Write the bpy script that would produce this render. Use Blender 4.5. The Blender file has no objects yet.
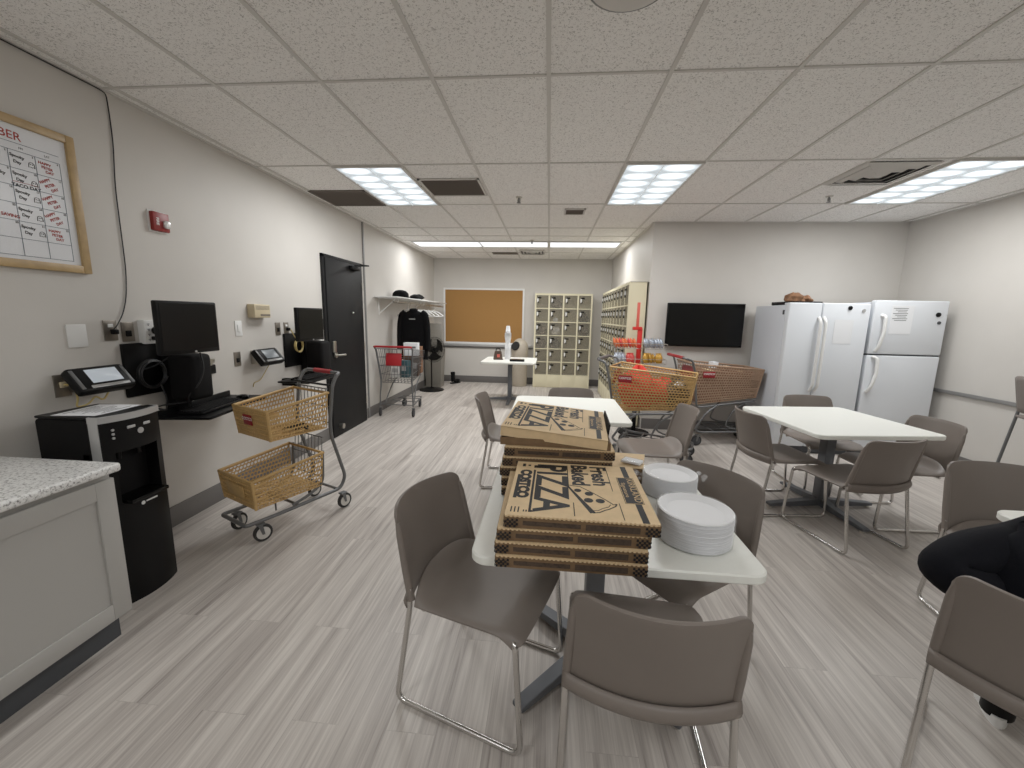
import bpy, bmesh, math, random
from mathutils import Vector, Matrix, Euler
random.seed(7)
PI = math.pi
R = math.radians
scene = bpy.context.scene
COL = scene.collection

# ------------------------------------------------------------------ materials
def S(r, g, b):
    def f(c):
        c /= 255.0
        return c / 12.92 if c <= 0.04045 else ((c + 0.055) / 1.055) ** 2.4
    return (f(r), f(g), f(b), 1.0)

def mat(name, col, rough=0.5, metal=0.0, spec=0.5, alpha=1.0, noise=0.0, nscale=40.0, bump=0.0, bscale=200.0, emit=None, estr=0.0, trans=0.0, coat=0.0):
    m = bpy.data.materials.new(name)
    m.use_nodes = True
    nt = m.node_tree
    b = nt.nodes['Principled BSDF']
    b.inputs['Base Color'].default_value = col
    b.inputs['Roughness'].default_value = rough
    b.inputs['Metallic'].default_value = metal
    b.inputs['Specular IOR Level'].default_value = spec
    b.inputs['Alpha'].default_value = alpha
    b.inputs['Transmission Weight'].default_value = trans
    b.inputs['Coat Weight'].default_value = coat
    if emit:
        b.inputs['Emission Color'].default_value = emit
        b.inputs['Emission Strength'].default_value = estr
    tc = nt.nodes.new('ShaderNodeTexCoord')
    if noise > 0:
        n = nt.nodes.new('ShaderNodeTexNoise')
        n.inputs['Scale'].default_value = nscale
        n.inputs['Detail'].default_value = 4
        r = nt.nodes.new('ShaderNodeMapRange')
        r.inputs['From Min'].default_value = 0.3
        r.inputs['From Max'].default_value = 0.7
        r.inputs['To Min'].default_value = 1 - noise
        r.inputs['To Max'].default_value = 1 + noise
        mx = nt.nodes.new('ShaderNodeVectorMath')
        mx.operation = 'SCALE'
        mx.inputs[0].default_value = col[:3]
        nt.links.new(tc.outputs['Object'], n.inputs['Vector'])
        nt.links.new(n.outputs['Fac'], r.inputs['Value'])
        nt.links.new(r.outputs['Result'], mx.inputs['Scale'])
        nt.links.new(mx.outputs['Vector'], b.inputs['Base Color'])
    if bump > 0:
        n2 = nt.nodes.new('ShaderNodeTexNoise')
        n2.inputs['Scale'].default_value = bscale
        n2.inputs['Detail'].default_value = 3
        bp = nt.nodes.new('ShaderNodeBump')
        bp.inputs['Strength'].default_value = bump
        bp.inputs['Distance'].default_value = 0.002
        nt.links.new(tc.outputs['Object'], n2.inputs['Vector'])
        nt.links.new(n2.outputs['Fac'], bp.inputs['Height'])
        nt.links.new(bp.outputs['Normal'], b.inputs['Normal'])
    return m

M = {}
M['wall'] = mat('wall_paint', S(206, 202, 196), 0.55, bump=0.15, bscale=120, noise=0.02, nscale=3)
M['base'] = mat('baseboard_vinyl', S(104, 101, 99), 0.5)
M['grid'] = mat('ceiling_grid_metal', S(206, 203, 198), 0.5)
M['chair'] = mat('taupe_plastic', S(124, 115, 108), 0.46, bump=0.12, bscale=900, noise=0.02, nscale=8)
M['chrome'] = mat('chrome_tube', S(205, 203, 200), 0.16, 1.0)
M['top'] = mat('white_laminate', S(242, 243, 236), 0.35, noise=0.012, nscale=60)
M['column'] = mat('dark_grey_steel', S(106, 109, 114), 0.42, 0.3, noise=0.06, nscale=15)
M['kraft'] = mat('kraft_board', S(222, 194, 152), 0.75, noise=0.06, nscale=30)
M['kraft_shaded'] = mat('kraft_board_shaded', S(120, 95, 68), 0.8, noise=0.14, nscale=40)  # same kraft board, darkened: shade on the side faces put into the colour
M['kraft_edge'] = mat('kraft_fluted_edge', S(180, 142, 95), 0.8, noise=0.2, nscale=120)
M['print'] = mat('black_print', S(24, 22, 24), 0.7)
M['printbrown'] = mat('brown_print', S(72, 58, 47), 0.8, noise=0.35, nscale=90)
M['printlight'] = mat('pale_print', S(214, 182, 134), 0.75)
M['plate'] = mat('white_paper_plate', S(246, 247, 249), 0.5)
M['wrap'] = mat('clear_plastic_wrap', S(250, 250, 252), 0.12, alpha=0.16, spec=1.0, bump=1.0, bscale=38)
M['paper'] = mat('white_paper', S(236, 238, 241), 0.7)
M['black'] = mat('black_plastic', S(13, 13, 14), 0.42, spec=0.2, bump=0.05)
M['blackmatte'] = mat('black_matte', S(14, 13, 14), 0.8, spec=0.2)
M['blackgloss'] = mat('black_gloss', S(4, 4, 4), 0.2, spec=0.3)
M['screen'] = mat('dark_screen', S(7, 7, 7), 0.3, spec=0.25)
M['door'] = mat('black_door_paint', S(25, 25, 26), 0.55, spec=0.2, noise=0.06, nscale=6)
M['steel'] = mat('brushed_steel', S(190, 187, 180), 0.3, 1.0)
M['steelgrey'] = mat('grey_painted_steel', S(112, 113, 114), 0.4, 0.5)
M['plateSteel'] = mat('outlet_steel', S(142, 135, 126), 0.38, 0.8)
M['tan'] = mat('tan_basket_plastic', S(194, 158, 102), 0.5, noise=0.08, nscale=25)
M['brownb'] = mat('brown_basket_plastic', S(172, 142, 118), 0.55, noise=0.1, nscale=25)
M['red'] = mat('red_plastic', S(170, 36, 42), 0.45)
M['redtag'] = mat('red_placard', S(150, 30, 38), 0.5)
M['redmetal'] = mat('red_painted_steel', S(205, 42, 36), 0.42)
M['redpale'] = mat('pale_red_rod', S(205, 92, 78), 0.5)
M['white'] = mat('white_plastic', S(232, 232, 230), 0.4)
M['fridge'] = mat('white_appliance', S(222, 226, 231), 0.38, bump=0.04, bscale=500)
M['fridgeside'] = mat('white_appliance_side', S(208, 212, 219), 0.45, bump=0.06, bscale=400)
M['gasket'] = mat('dark_gasket', S(70, 72, 76), 0.7)
M['cab'] = mat('grey_cabinet_paint', S(176, 174, 170), 0.45)
M['cork'] = mat('cork', S(160, 118, 66), 0.9, noise=0.12, nscale=260, bump=0.2, bscale=300)
M['cream'] = mat('cream_locker_paint', S(222, 214, 184), 0.45)
M['lockdoor'] = mat('smoked_locker_door', S(156, 150, 136), 0.3, alpha=0.28)
M['lockin'] = mat('locker_interior', S(150, 141, 122), 0.7)
M['lockin2'] = mat('locker_door_strip', S(120, 114, 106), 0.4, 0.5)
M['beige'] = mat('beige_plastic', S(205, 190, 158), 0.5)
M['beigebin'] = mat('beige_bin', S(186, 176, 160), 0.5, noise=0.05)
M['greybin'] = mat('grey_bin', S(132, 128, 120), 0.5, noise=0.05)
M['wood'] = mat('light_oak_frame', S(180, 152, 108), 0.42, noise=0.12, nscale=18)
M['board'] = mat('whiteboard_surface', S(232, 234, 238), 0.22)
M['inkred'] = mat('red_marker', S(166, 52, 44), 0.6)
M['inkblack'] = mat('black_marker', S(36, 34, 36), 0.6)
M['inkblue'] = mat('grid_ink', S(92, 108, 124), 0.6)
M['silver'] = mat('silver_plastic', S(192, 192, 192), 0.32, 0.4)
M['lcd'] = mat('pale_lcd', S(200, 208, 216), 0.25, emit=S(190, 200, 210), estr=0.25)
M['lcddim'] = mat('grey_lcd', S(140, 146, 150), 0.25, emit=S(130, 140, 150), estr=0.1)
M['cable'] = mat('black_cable', S(24, 24, 26), 0.5)
M['yellowcable'] = mat('yellow_cable', S(206, 184, 120), 0.5)
M['navy'] = mat('black_navy_fabric', S(17, 18, 24), 0.9, spec=0.2, bump=0.5, bscale=60)
M['jacket'] = mat('black_fabric', S(11, 11, 13), 0.92, spec=0.2, bump=0.4, bscale=50)
M['pants'] = mat('black_trousers', S(14, 14, 17), 0.9, spec=0.2)
M['skin'] = mat('skin', S(196, 150, 122), 0.55)
M['hair'] = mat('dark_hair', S(40, 30, 25), 0.6, bump=0.6, bscale=80)
M['redcloth'] = mat('red_cloth', S(212, 58, 46), 0.85, bump=0.5, bscale=40)
M['darkcloth'] = mat('dark_brown_cloth', S(72, 58, 50), 0.85, noise=0.3, nscale=14)
M['whitecloth'] = mat('pale_cloth', S(205, 203, 198), 0.85)
M['vent'] = mat('brown_grey_grille', S(112, 103, 95), 0.7)
M['ventdark'] = mat('dark_duct', S(26, 25, 24), 0.8)
M['fire'] = mat('red_alarm_plastic', S(140, 28, 26), 0.4)
M['glass'] = mat('clear_strobe', S(240, 240, 240), 0.08, spec=0.8, metal=0.3)
M['rubber'] = mat('grey_rubber_tyre', S(48, 47, 47), 0.7)
M['hub'] = mat('pale_wheel_hub', S(214, 211, 205), 0.45)
M['carton'] = mat('cardboard', S(136, 98, 72), 0.8, noise=0.08, nscale=20)
M['orange'] = mat('orange_wrapper', S(222, 116, 70), 0.4, noise=0.25, nscale=40)
M['pinkwrap'] = mat('red_wrapper', S(208, 70, 62), 0.4, noise=0.25, nscale=40)
M['silverwrap'] = mat('silver_wrapper', S(176, 184, 196), 0.3, 0.4, noise=0.3, nscale=40)
M['goldwrap'] = mat('gold_wrapper', S(196, 150, 62), 0.35, 0.3, noise=0.3, nscale=40)
M['teal'] = mat('teal_item', S(52, 84, 92), 0.5)
M['leather'] = mat('brown_leather', S(136, 98, 70), 0.7, noise=0.25, nscale=25, bump=0.4, bscale=30)
M['darkbag'] = mat('dark_brown_bag', S(78, 60, 48), 0.6, noise=0.3, nscale=12)
M['rail'] = mat('grey_rail', S(128, 127, 126), 0.45)
M['bluebase'] = mat('dark_blue_grey', S(52, 58, 70), 0.6)

def emission(name, col, strength):
    m = bpy.data.materials.new(name)
    m.use_nodes = True
    nt = m.node_tree
    for n in list(nt.nodes):
        nt.nodes.remove(n)
    e = nt.nodes.new('ShaderNodeEmission')
    e.inputs['Color'].default_value = col
    e.inputs['Strength'].default_value = strength
    o = nt.nodes.new('ShaderNodeOutputMaterial')
    nt.links.new(e.outputs[0], o.inputs[0])
    return m
def cell_emission(name, nx, ny, ix, iy, lo, hi):
    """bright lamp glow in every louvre cell of a troffer (object coordinates)"""
    m = bpy.data.materials.new(name)
    m.use_nodes = True
    nt = m.node_tree
    N, L = nt.nodes, nt.links
    for n in list(N):
        N.remove(n)
    tc = N.new('ShaderNodeTexCoord')
    mp = N.new('ShaderNodeMapping')
    mp.inputs['Location'].default_value = (nx / 2, ny / 2, 0)
    mp.inputs['Scale'].default_value = (nx / ix, ny / iy, 0)
    L.new(tc.outputs['Object'], mp.inputs['Vector'])
    fr = N.new('ShaderNodeVectorMath'); fr.operation = 'FRACTION'
    L.new(mp.outputs['Vector'], fr.inputs[0])
    sb = N.new('ShaderNodeVectorMath'); sb.operation = 'SUBTRACT'
    sb.inputs[1].default_value = (0.5, 0.5, 0)
    L.new(fr.outputs['Vector'], sb.inputs[0])
    ln = N.new('ShaderNodeVectorMath'); ln.operation = 'LENGTH'
    L.new(sb.outputs['Vector'], ln.inputs[0])
    mr = N.new('ShaderNodeMapRange')
    mr.inputs['From Min'].default_value = 0.20
    mr.inputs['From Max'].default_value = 0.52
    mr.inputs['To Min'].default_value = hi
    mr.inputs['To Max'].default_value = lo
    L.new(ln.outputs['Value'], mr.inputs['Value'])
    e = N.new('ShaderNodeEmission')
    e.inputs['Color'].default_value = (0.90, 0.965, 1.0, 1)
    L.new(mr.outputs['Result'], e.inputs['Strength'])
    o = N.new('ShaderNodeOutputMaterial')
    L.new(e.outputs[0], o.inputs[0])
    return m
M['lampcell'] = cell_emission('lamp_cell_glow', 2, 6, 0.6096 - .036, 1.2192 - .036, 0.62, 1.7)
M['lampfar'] = emission('lamp_far_glow', (0.97, 0.98, 1.0, 1), 1.3)
def area_lamp(x, y, z, sx, sy, power, col=(0.985, 0.99, 0.985)):
    l = bpy.data.lights.new('lamp', 'AREA')
    l.shape = 'RECTANGLE'
    l.size = sx; l.size_y = sy
    l.energy = power
    l.color = col
    o = bpy.data.objects.new('lamp', l)
    COL.objects.link(o)
    o.location = (x, y, z)
    return o
M['lampwire'] = mat('lamp_louvre', S(225, 232, 236), 0.3, emit=(0.9, 0.96, 1, 1), estr=0.25)

def floor_material():
    m = bpy.data.materials.new('vinyl_plank_floor')
    m.use_nodes = True
    nt = m.node_tree
    N, L = nt.nodes, nt.links
    b = N['Principled BSDF']
    tc = N.new('ShaderNodeTexCoord')
    mp = N.new('ShaderNodeMapping')
    mp.inputs['Rotation'].default_value = (0, 0, R(90))
    L.new(tc.outputs['Object'], mp.inputs['Vector'])
    br = N.new('ShaderNodeTexBrick')
    br.offset = 0.37
    br.inputs['Color1'].default_value = (0.0, 0, 0, 1)
    br.inputs['Color2'].default_value = (1, 1, 1, 1)
    br.inputs['Mortar'].default_value = (0.5, 0.5, 0.5, 1)
    br.inputs['Scale'].default_value = 1.0
    br.inputs['Mortar Size'].default_value = 0.0012
    br.inputs['Brick Width'].default_value = 1.22
    br.inputs['Row Height'].default_value = 0.18
    L.new(mp.outputs['Vector'], br.inputs['Vector'])
    def streak(sx, sy, detail, dist, seedoff):
        mm = N.new('ShaderNodeMapping')
        mm.inputs['Scale'].default_value = (sx, sy, 1)
        L.new(tc.outputs['Object'], mm.inputs['Vector'])
        off = N.new('ShaderNodeVectorMath')
        off.operation = 'MULTIPLY_ADD'
        off.inputs[1].default_value = (7.3 + seedoff, 11.1, 3.0)
        L.new(br.outputs['Color'], off.inputs[0])
        L.new(mm.outputs['Vector'], off.inputs[2])
        n = N.new('ShaderNodeTexNoise')
        n.inputs['Scale'].default_value = 1
        n.inputs['Detail'].default_value = detail
        n.inputs['Roughness'].default_value = 0.62
        n.inputs['Distortion'].default_value = dist
        L.new(off.outputs['Vector'], n.inputs['Vector'])
        return n
    n1 = streak(34, 1.0, 8, 0.5, 0)
    n2 = streak(7, 0.55, 4, 0.8, 5)
    n3 = streak(150, 3.0, 4, 0.1, 9)
    ramp = N.new('ShaderNodeValToRGB')
    cr = ramp.color_ramp
    cr.elements[0].position = 0.32
    cr.elements[0].color = S(106, 98, 93)
    cr.elements[1].position = 0.70
    cr.elements[1].color = S(226, 220, 212)
    e = cr.elements.new(0.43)
    e.color = S(172, 164, 158)
    e = cr.elements.new(0.55)
    e.color = S(200, 193, 186)
    a = N.new('ShaderNodeMath'); a.operation = 'MULTIPLY_ADD'
    a.inputs[1].default_value = 0.46
    L.new(n1.outputs['Fac'], a.inputs[0])
    a2 = N.new('ShaderNodeMath'); a2.operation = 'MULTIPLY'
    a2.inputs[1].default_value = 0.33
    L.new(n2.outputs['Fac'], a2.inputs[0])
    L.new(a2.outputs[0], a.inputs[2])
    a3 = N.new('ShaderNodeMath'); a3.operation = 'MULTIPLY_ADD'
    a3.inputs[1].default_value = 0.24
    L.new(n3.outputs['Fac'], a3.inputs[0])
    L.new(a.outputs[0], a3.inputs[2])
    a4 = N.new('ShaderNodeMath'); a4.operation = 'MULTIPLY_ADD'
    a4.inputs[1].default_value = 0.03
    sp = N.new('ShaderNodeSeparateColor')
    L.new(br.outputs['Color'], sp.inputs[0])
    L.new(sp.outputs[0], a4.inputs[0])
    L.new(a3.outputs[0], a4.inputs[2])
    a5 = N.new('ShaderNodeMath'); a5.operation = 'SUBTRACT'
    a5.inputs[1].default_value = 0.02
    L.new(a4.outputs[0], a5.inputs[0])
    L.new(a5.outputs[0], ramp.inputs['Fac'])
    mx = N.new('ShaderNodeMix'); mx.data_type = 'RGBA'
    mx.inputs['B'].default_value = S(120, 112, 106)
    ml = N.new('ShaderNodeMath'); ml.operation = 'MULTIPLY'; ml.inputs[1].default_value = 0.28
    L.new(br.outputs['Fac'], ml.inputs[0])
    L.new(ml.outputs[0], mx.inputs['Factor'])
    L.new(ramp.outputs['Color'], mx.inputs['A'])
    L.new(mx.outputs['Result'], b.inputs['Base Color'])
    b.inputs['Roughness'].default_value = 0.42
    b.inputs['Specular IOR Level'].default_value = 0.4
    bp = N.new('ShaderNodeBump')
    bp.inputs['Strength'].default_value = 0.12
    bp.inputs['Distance'].default_value = 0.002
    L.new(n1.outputs['Fac'], bp.inputs['Height'])
    L.new(bp.outputs['Normal'], b.inputs['Normal'])
    return m
M['floor'] = floor_material()

def ceiling_material():
    m = bpy.data.materials.new('acoustic_ceiling_tile')
    m.use_nodes = True
    nt = m.node_tree
    N, L = nt.nodes, nt.links
    b = N['Principled BSDF']
    tc = N.new('ShaderNodeTexCoord')
    n = N.new('ShaderNodeTexNoise')
    n.inputs['Scale'].default_value = 105
    n.inputs['Detail'].default_value = 2.5
    n.inputs['Distortion'].default_value = 1.2
    L.new(tc.outputs['Object'], n.inputs['Vector'])
    r = N.new('ShaderNodeValToRGB')
    r.color_ramp.elements[0].position = 0.35
    r.color_ramp.elements[0].color = S(184, 181, 177)
    r.color_ramp.elements[1].position = 0.45
    r.color_ramp.elements[1].color = S(246, 244, 241)
    L.new(n.outputs['Fac'], r.inputs['Fac'])
    L.new(r.outputs['Color'], b.inputs['Base Color'])
    b.inputs['Roughness'].default_value = 0.9
    bp = N.new('ShaderNodeBump')
    bp.inputs['Strength'].default_value = 0.5
    bp.inputs['Distance'].default_value = 0.003
    L.new(n.outputs['Fac'], bp.inputs['Height'])
    L.new(bp.outputs['Normal'], b.inputs['Normal'])
    return m
M['ceil'] = ceiling_material()

def granite_material():
    m = bpy.data.materials.new('speckled_granite')
    m.use_nodes = True
    nt = m.node_tree
    N, L = nt.nodes, nt.links
    b = N['Principled BSDF']
    tc = N.new('ShaderNodeTexCoord')
    n = N.new('ShaderNodeTexNoise')
    n.inputs['Scale'].default_value = 95
    n.inputs['Detail'].default_value = 5
    n.inputs['Roughness'].default_value = 0.7
    L.new(tc.outputs['Object'], n.inputs['Vector'])
    r = N.new('ShaderNodeValToRGB')
    cr = r.color_ramp
    cr.elements[0].position = 0.33
    cr.elements[0].color = S(84, 80, 82)
    cr.elements[1].position = 0.62
    cr.elements[1].color = S(240, 240, 238)
    e = cr.elements.new(0.41); e.color = S(172, 170, 168)
    e = cr.elements.new(0.47); e.color = S(226, 226, 224)
    L.new(n.outputs['Fac'], r.inputs['Fac'])
    L.new(r.outputs['Color'], b.inputs['Base Color'])
    b.inputs['Roughness'].default_value = 0.3
    return m
M['granite'] = granite_material()

# ------------------------------------------------------------------ mesh builder
_tc = {}
def text_data(body, size, bold=0.0, depth=0.0):
    k = (body, size, bold, depth)
    if k in _tc:
        return _tc[k]
    cu = bpy.data.curves.new('lettering_curve', 'FONT')
    cu.body = body
    cu.size = size
    cu.offset = bold
    cu.extrude = depth
    cu.align_x = 'CENTER'
    cu.align_y = 'CENTER'
    cu.resolution_u = 3
    ob = bpy.data.objects.new('lettering_curve', cu)
    COL.objects.link(ob)
    dg = bpy.context.evaluated_depsgraph_get()
    dg.update()
    me = bpy.data.meshes.new_from_object(ob.evaluated_get(dg))
    V = [v.co.copy() for v in me.vertices]
    F = [tuple(p.vertices) for p in me.polygons]
    bpy.data.objects.remove(ob)
    bpy.data.curves.remove(cu)
    bpy.data.meshes.remove(me)
    _tc[k] = (V, F)
    return V, F

class MB:
    def __init__(self):
        self.v = []; self.f = []; self.mi = []; self.cur = 0; self.T = Matrix.Identity(4)
    def mat(self, i):
        self.cur = i; return self
    def add(self, V, F, T=None):
        X = self.T if T is None else self.T @ T
        o = len(self.v)
        self.v += [tuple(X @ Vector(p)) for p in V]
        for f in F:
            self.f.append(tuple(i + o for i in f)); self.mi.append(self.cur)
        return self
    def box(self, c, s, bev=0.0, rot=None, seg=2):
        T = Matrix.Translation(c)
        if rot is not None:
            T = T @ Euler(rot).to_matrix().to_4x4()
        x, y, z = s[0] / 2, s[1] / 2, s[2] / 2
        V = [(-x, -y, -z), (x, -y, -z), (x, y, -z), (-x, y, -z), (-x, -y, z), (x, -y, z), (x, y, z), (-x, y, z)]
        F = [(0, 3, 2, 1), (4, 5, 6, 7), (0, 1, 5, 4), (1, 2, 6, 5), (2, 3, 7, 6), (3, 0, 4, 7)]
        if bev > 0:
            bm = bmesh.new()
            vs = [bm.verts.new(p) for p in V]
            for f in F:
                bm.faces.new([vs[i] for i in f])
            bmesh.ops.bevel(bm, geom=list(bm.edges), offset=min(bev, 0.49 * min(s)), segments=seg, profile=0.5, affect='EDGES')
            bm.verts.index_update()
            V = [v.co.copy() for v in bm.verts]
            F = [tuple(v.index for v in f.verts) for f in bm.faces]
            bm.free()
        return self.add(V, F, T)
    def tube(self, pts, r, seg=8, closed=False, cap=True):
        P = [Vector(p) for p in pts]
        n = len(P)
        rr = r if isinstance(r, (list, tuple)) else [r] * n
        V = []; F = []
        prev = None
        for i in range(n):
            if closed:
                d = P[(i + 1) % n] - P[i - 1]
            else:
                d = (P[min(i + 1, n - 1)] - P[max(i - 1, 0)])
            if d.length < 1e-9:
                d = Vector((0, 0, 1))
            d.normalize()
            if prev is None:
                a = d.orthogonal().normalized()
            else:
                a = prev - d * prev.dot(d)
                if a.length < 1e-6:
                    a = d.orthogonal()
                a.normalize()
            prev = a
            b = d.cross(a)
            for k in range(seg):
                t = 2 * PI * k / seg
                V.append(P[i] + (a * math.cos(t) + b * math.sin(t)) * rr[i])
        m = n if closed else n - 1
        for i in range(m):
            j = (i + 1) % n
            for k in range(seg):
                l = (k + 1) % seg
                F.append((i * seg + k, i * seg + l, j * seg + l, j * seg + k))
        if cap and not closed:
            F.append(tuple(reversed(range(seg))))
            F.append(tuple((n - 1) * seg + k for k in range(seg)))
        return self.add(V, F)
    def cyl(self, p0, p1, r, r1=None, seg=16):
        return self.tube([p0, p1], [r, r if r1 is None else r1], seg)
    def lathe(self, prof, c=(0, 0, 0), seg=24, T=None, arc=None, ring=False):
        V = []; F = []
        n = len(prof)
        full = arc is None
        a0, a1 = (0, 2 * PI) if full else arc
        ns = seg if full else seg + 1
        for k in range(ns):
            t = a0 + (a1 - a0) * k / seg
            for (r, z) in prof:
                V.append((c[0] + r * math.cos(t), c[1] + r * math.sin(t), c[2] + z))
        for k in range(seg):
            l = (k + 1) % ns
            for i in range(n - 1):
                F.append((k * n + i, l * n + i, l * n + i + 1, k * n + i + 1))
        if ring:
            for k in range(seg):
                l = (k + 1) % ns
                F.append((k * n + n - 1, l * n + n - 1, l * n, k * n))
        elif full:
            if prof[0][0] > 1e-6:
                F.append(tuple(k * n for k in reversed(range(ns))))
            if prof[-1][0] > 1e-6:
                F.append(tuple(k * n + n - 1 for k in range(ns)))
        return self.add(V, F, T)
    def ball(self, c, r, seg=14, rings=9, sc=(1, 1, 1)):
        prof = [(max(1e-7, r * math.sin(PI * i / rings)), -r * math.cos(PI * i / rings)) for i in range(rings + 1)]
        T = Matrix.Translation(c) @ Matrix.Diagonal((sc[0], sc[1], sc[2], 1))
        return self.lathe(prof, (0, 0, 0), seg, T)
    def prism(self, poly, z0, z1, T=None):
        n = len(poly)
        V = [(x, y, z0) for x, y in poly] + [(x, y, z1) for x, y in poly]
        F = [tuple(reversed(range(n))), tuple(range(n, 2 * n))] + [(i, (i + 1) % n, n + (i + 1) % n, n + i) for i in range(n)]
        return self.add(V, F, T)
    def slab(self, sx, sy, z0, z1, rad, bev=0.004, seg=6, c=(0, 0)):
        def rr(off, z):
            out = []
            x, y = sx / 2 - off, sy / 2 - off
            r = max(rad - off, 0.001)
            for cx, cy, a in ((x - r, y - r, 0), (-x + r, y - r, 90), (-x + r, -y + r, 180), (x - r, -y + r, 270)):
                for k in range(seg + 1):
                    t = R(a + 90 * k / seg)
                    out.append((c[0] + cx + r * math.cos(t), c[1] + cy + r * math.sin(t), z))
            return out
        rings = [rr(bev, z0), rr(0, z0 + bev), rr(0, z1 - bev), rr(bev, z1)]
        n = len(rings[0])
        V = sum(rings, [])
        F = [tuple(reversed(range(n))), tuple(range(3 * n, 4 * n))]
        for q in range(3):
            for i in range(n):
                j = (i + 1) % n
                F.append((q * n + i, q * n + j, (q + 1) * n + j, (q + 1) * n + i))
        return self.add(V, F)
    def grid(self, fn, nu, nv):
        V = [fn(i / nu, j / nv) for j in range(nv + 1) for i in range(nu + 1)]
        w = nu + 1
        F = [(j * w + i, j * w + i + 1, (j + 1) * w + i + 1, (j + 1) * w + i) for j in range(nv) for i in range(nu)]
        return self.add(V, F)
    def quad(self, a, b, c, d):
        return self.add([a, b, c, d], [(0, 1, 2, 3)])
    def perf(self, p00, p10, p11, p01, nu, nv, hole=0.72):
        """panel of staggered honeycomb holes"""
        A, B, C_, D = [Vector(p) for p in (p00, p10, p11, p01)]
        def P(u, v):
            u = min(max(u, 0), 1); v = min(max(v, 0), 1)
            return (A * (1 - u) + B * u) * (1 - v) + (D * (1 - u) + C_ * u) * v
        for j in range(nv):
            sh = 0.5 if j % 2 else 0
            if sh:
                for (ua, ub) in ((0, .5 / nu), (1 - .5 / nu, 1)):
                    self.quad(P(ua, j / nv), P(ub, j / nv), P(ub, (j + 1) / nv), P(ua, (j + 1) / nv))
            for i in range(nu - (1 if sh else 0)):
                u0 = (i + sh) / nu; u1 = (i + 1 + sh) / nu; v0 = j / nv; v1 = (j + 1) / nv
                uc, vc = (u0 + u1) / 2, (v0 + v1) / 2
                h = hole / 2
                du, dv = (u1 - u0), (v1 - v0)
                out = [(uc, v0), (u1, v0), (u1, v1), (uc, v1), (u0, v1), (u0, v0)]
                inn = [(uc, vc - dv * h), (uc + du * h, vc - dv * h * .5), (uc + du * h, vc + dv * h * .5), (uc, vc + dv * h), (uc - du * h, vc + dv * h * .5), (uc - du * h, vc - dv * h * .5)]
                V = [P(*q) for q in out] + [P(*q) for q in inn]
                self.add(V, [(k, (k + 1) % 6, 6 + (k + 1) % 6, 6 + k) for k in range(6)])
        return self
    def text(self, body, size, T, bold=0.0, depth=0.0):
        V, F = text_data(body, size, bold, depth)
        return self.add(V, F, T)
    def build(self, name, mats, parent=None, smooth=40, solid=0.0, subsurf=0, recalc=True):
        me = bpy.data.meshes.new(name)
        me.from_pydata(self.v, [], self.f)
        if not isinstance(mats, (list, tuple)):
            mats = [mats]
        for m in mats:
            me.materials.append(m)
        me.polygons.foreach_set('material_index', self.mi)
        if recalc:
            bm = bmesh.new()
            bm.from_mesh(me)
            bmesh.ops.recalc_face_normals(bm, faces=list(bm.faces))
            bm.to_mesh(me)
            bm.free()
        if smooth:
            me.shade_smooth()
            me.set_sharp_from_angle(angle=R(smooth))
        me.update()
        o = bpy.data.objects.new(name, me)
        COL.objects.link(o)
        if parent is not None:
            o.parent = parent
        if solid:
            md = o.modifiers.new('thickness', 'SOLIDIFY')
            md.thickness = solid
            md.offset = 0
        if subsurf:
            md = o.modifiers.new('smooth', 'SUBSURF')
            md.levels = subsurf
            md.render_levels = subsurf
        return o

def tag(o, label, cat, group=None, kind=None):
    o['label'] = label
    o['category'] = cat
    if group:
        o['group'] = group
    if kind:
        o['kind'] = kind
    return o
def thing(name, label, cat, loc=(0, 0, 0), rz=0.0, group=None):
    o = bpy.data.objects.new(name, None)
    o.empty_display_size = 0.1
    COL.objects.link(o)
    o.location = loc
    o.rotation_euler = (0, 0, rz)
    return tag(o, label, cat, group)
def copy_thing(o, loc, rz, label, parent=None):
    c = o.copy()
    COL.objects.link(c)
    if parent is None:
        c.location = loc
        c.rotation_euler = (0, 0, rz)
        c['label'] = label
    else:
        c.parent = parent
    for ch in list(o.children):
        copy_thing(ch, None, None, None, c)
    return c
def struct(name, mb, m, **k):
    o = mb.build(name, m, **k)
    o['kind'] = 'structure'
    return o
def bend(pts, rad=0.03, n=5):
    """round the corners of a polyline"""
    P = [Vector(p) for p in pts]
    out = [P[0]]
    for i in range(1, len(P) - 1):
        a, b, c = P[i - 1], P[i], P[i + 1]
        d1 = (a - b); d2 = (c - b)
        r = min(rad, d1.length * .45, d2.length * .45)
        s = b + d1.normalized() * r
        e = b + d2.normalized() * r
        for k in range(n + 1):
            t = k / n
            out.append(s * (1 - t) ** 2 + b * 2 * t * (1 - t) + e * t * t)
    out.append(P[-1])
    return out

# ------------------------------------------------------------------ room
XL, XR, XI = -2.565, 4.33, 1.30
YN, YT, YB = -2.6, 5.63, 9.10
H = 2.72
X0, Y0 = -0.0435, 2.3287
GX, GY = 0.6096, 1.2192
t = 0.12
mb = MB().box(((XL + XR) / 2, (YN + YB) / 2, -0.05), (XR - XL + 2 * t, YB - YN + 2 * t, 0.1))
struct('floor', mb, M['floor'])
mb = MB().box(((XL + XR) / 2, (YN + YB) / 2, H + 0.05), (XR - XL + 2 * t, YB - YN + 2 * t, 0.1))
struct('ceiling', mb, M['ceil'])
struct('wall_left', MB().box((XL - t / 2, (YN + YB) / 2, H / 2), (t, YB - YN, H)), M['wall'])
struct('wall_back', MB().box(((XL + XI) / 2, YB + t / 2, H / 2), (XI - XL, t, H)), M['wall'])
struct('wall_inner', MB().box((XI + t / 2, (YT + YB) / 2 + .06, H / 2), (t, YB - YT - .12, H)), M['wall'])
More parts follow.
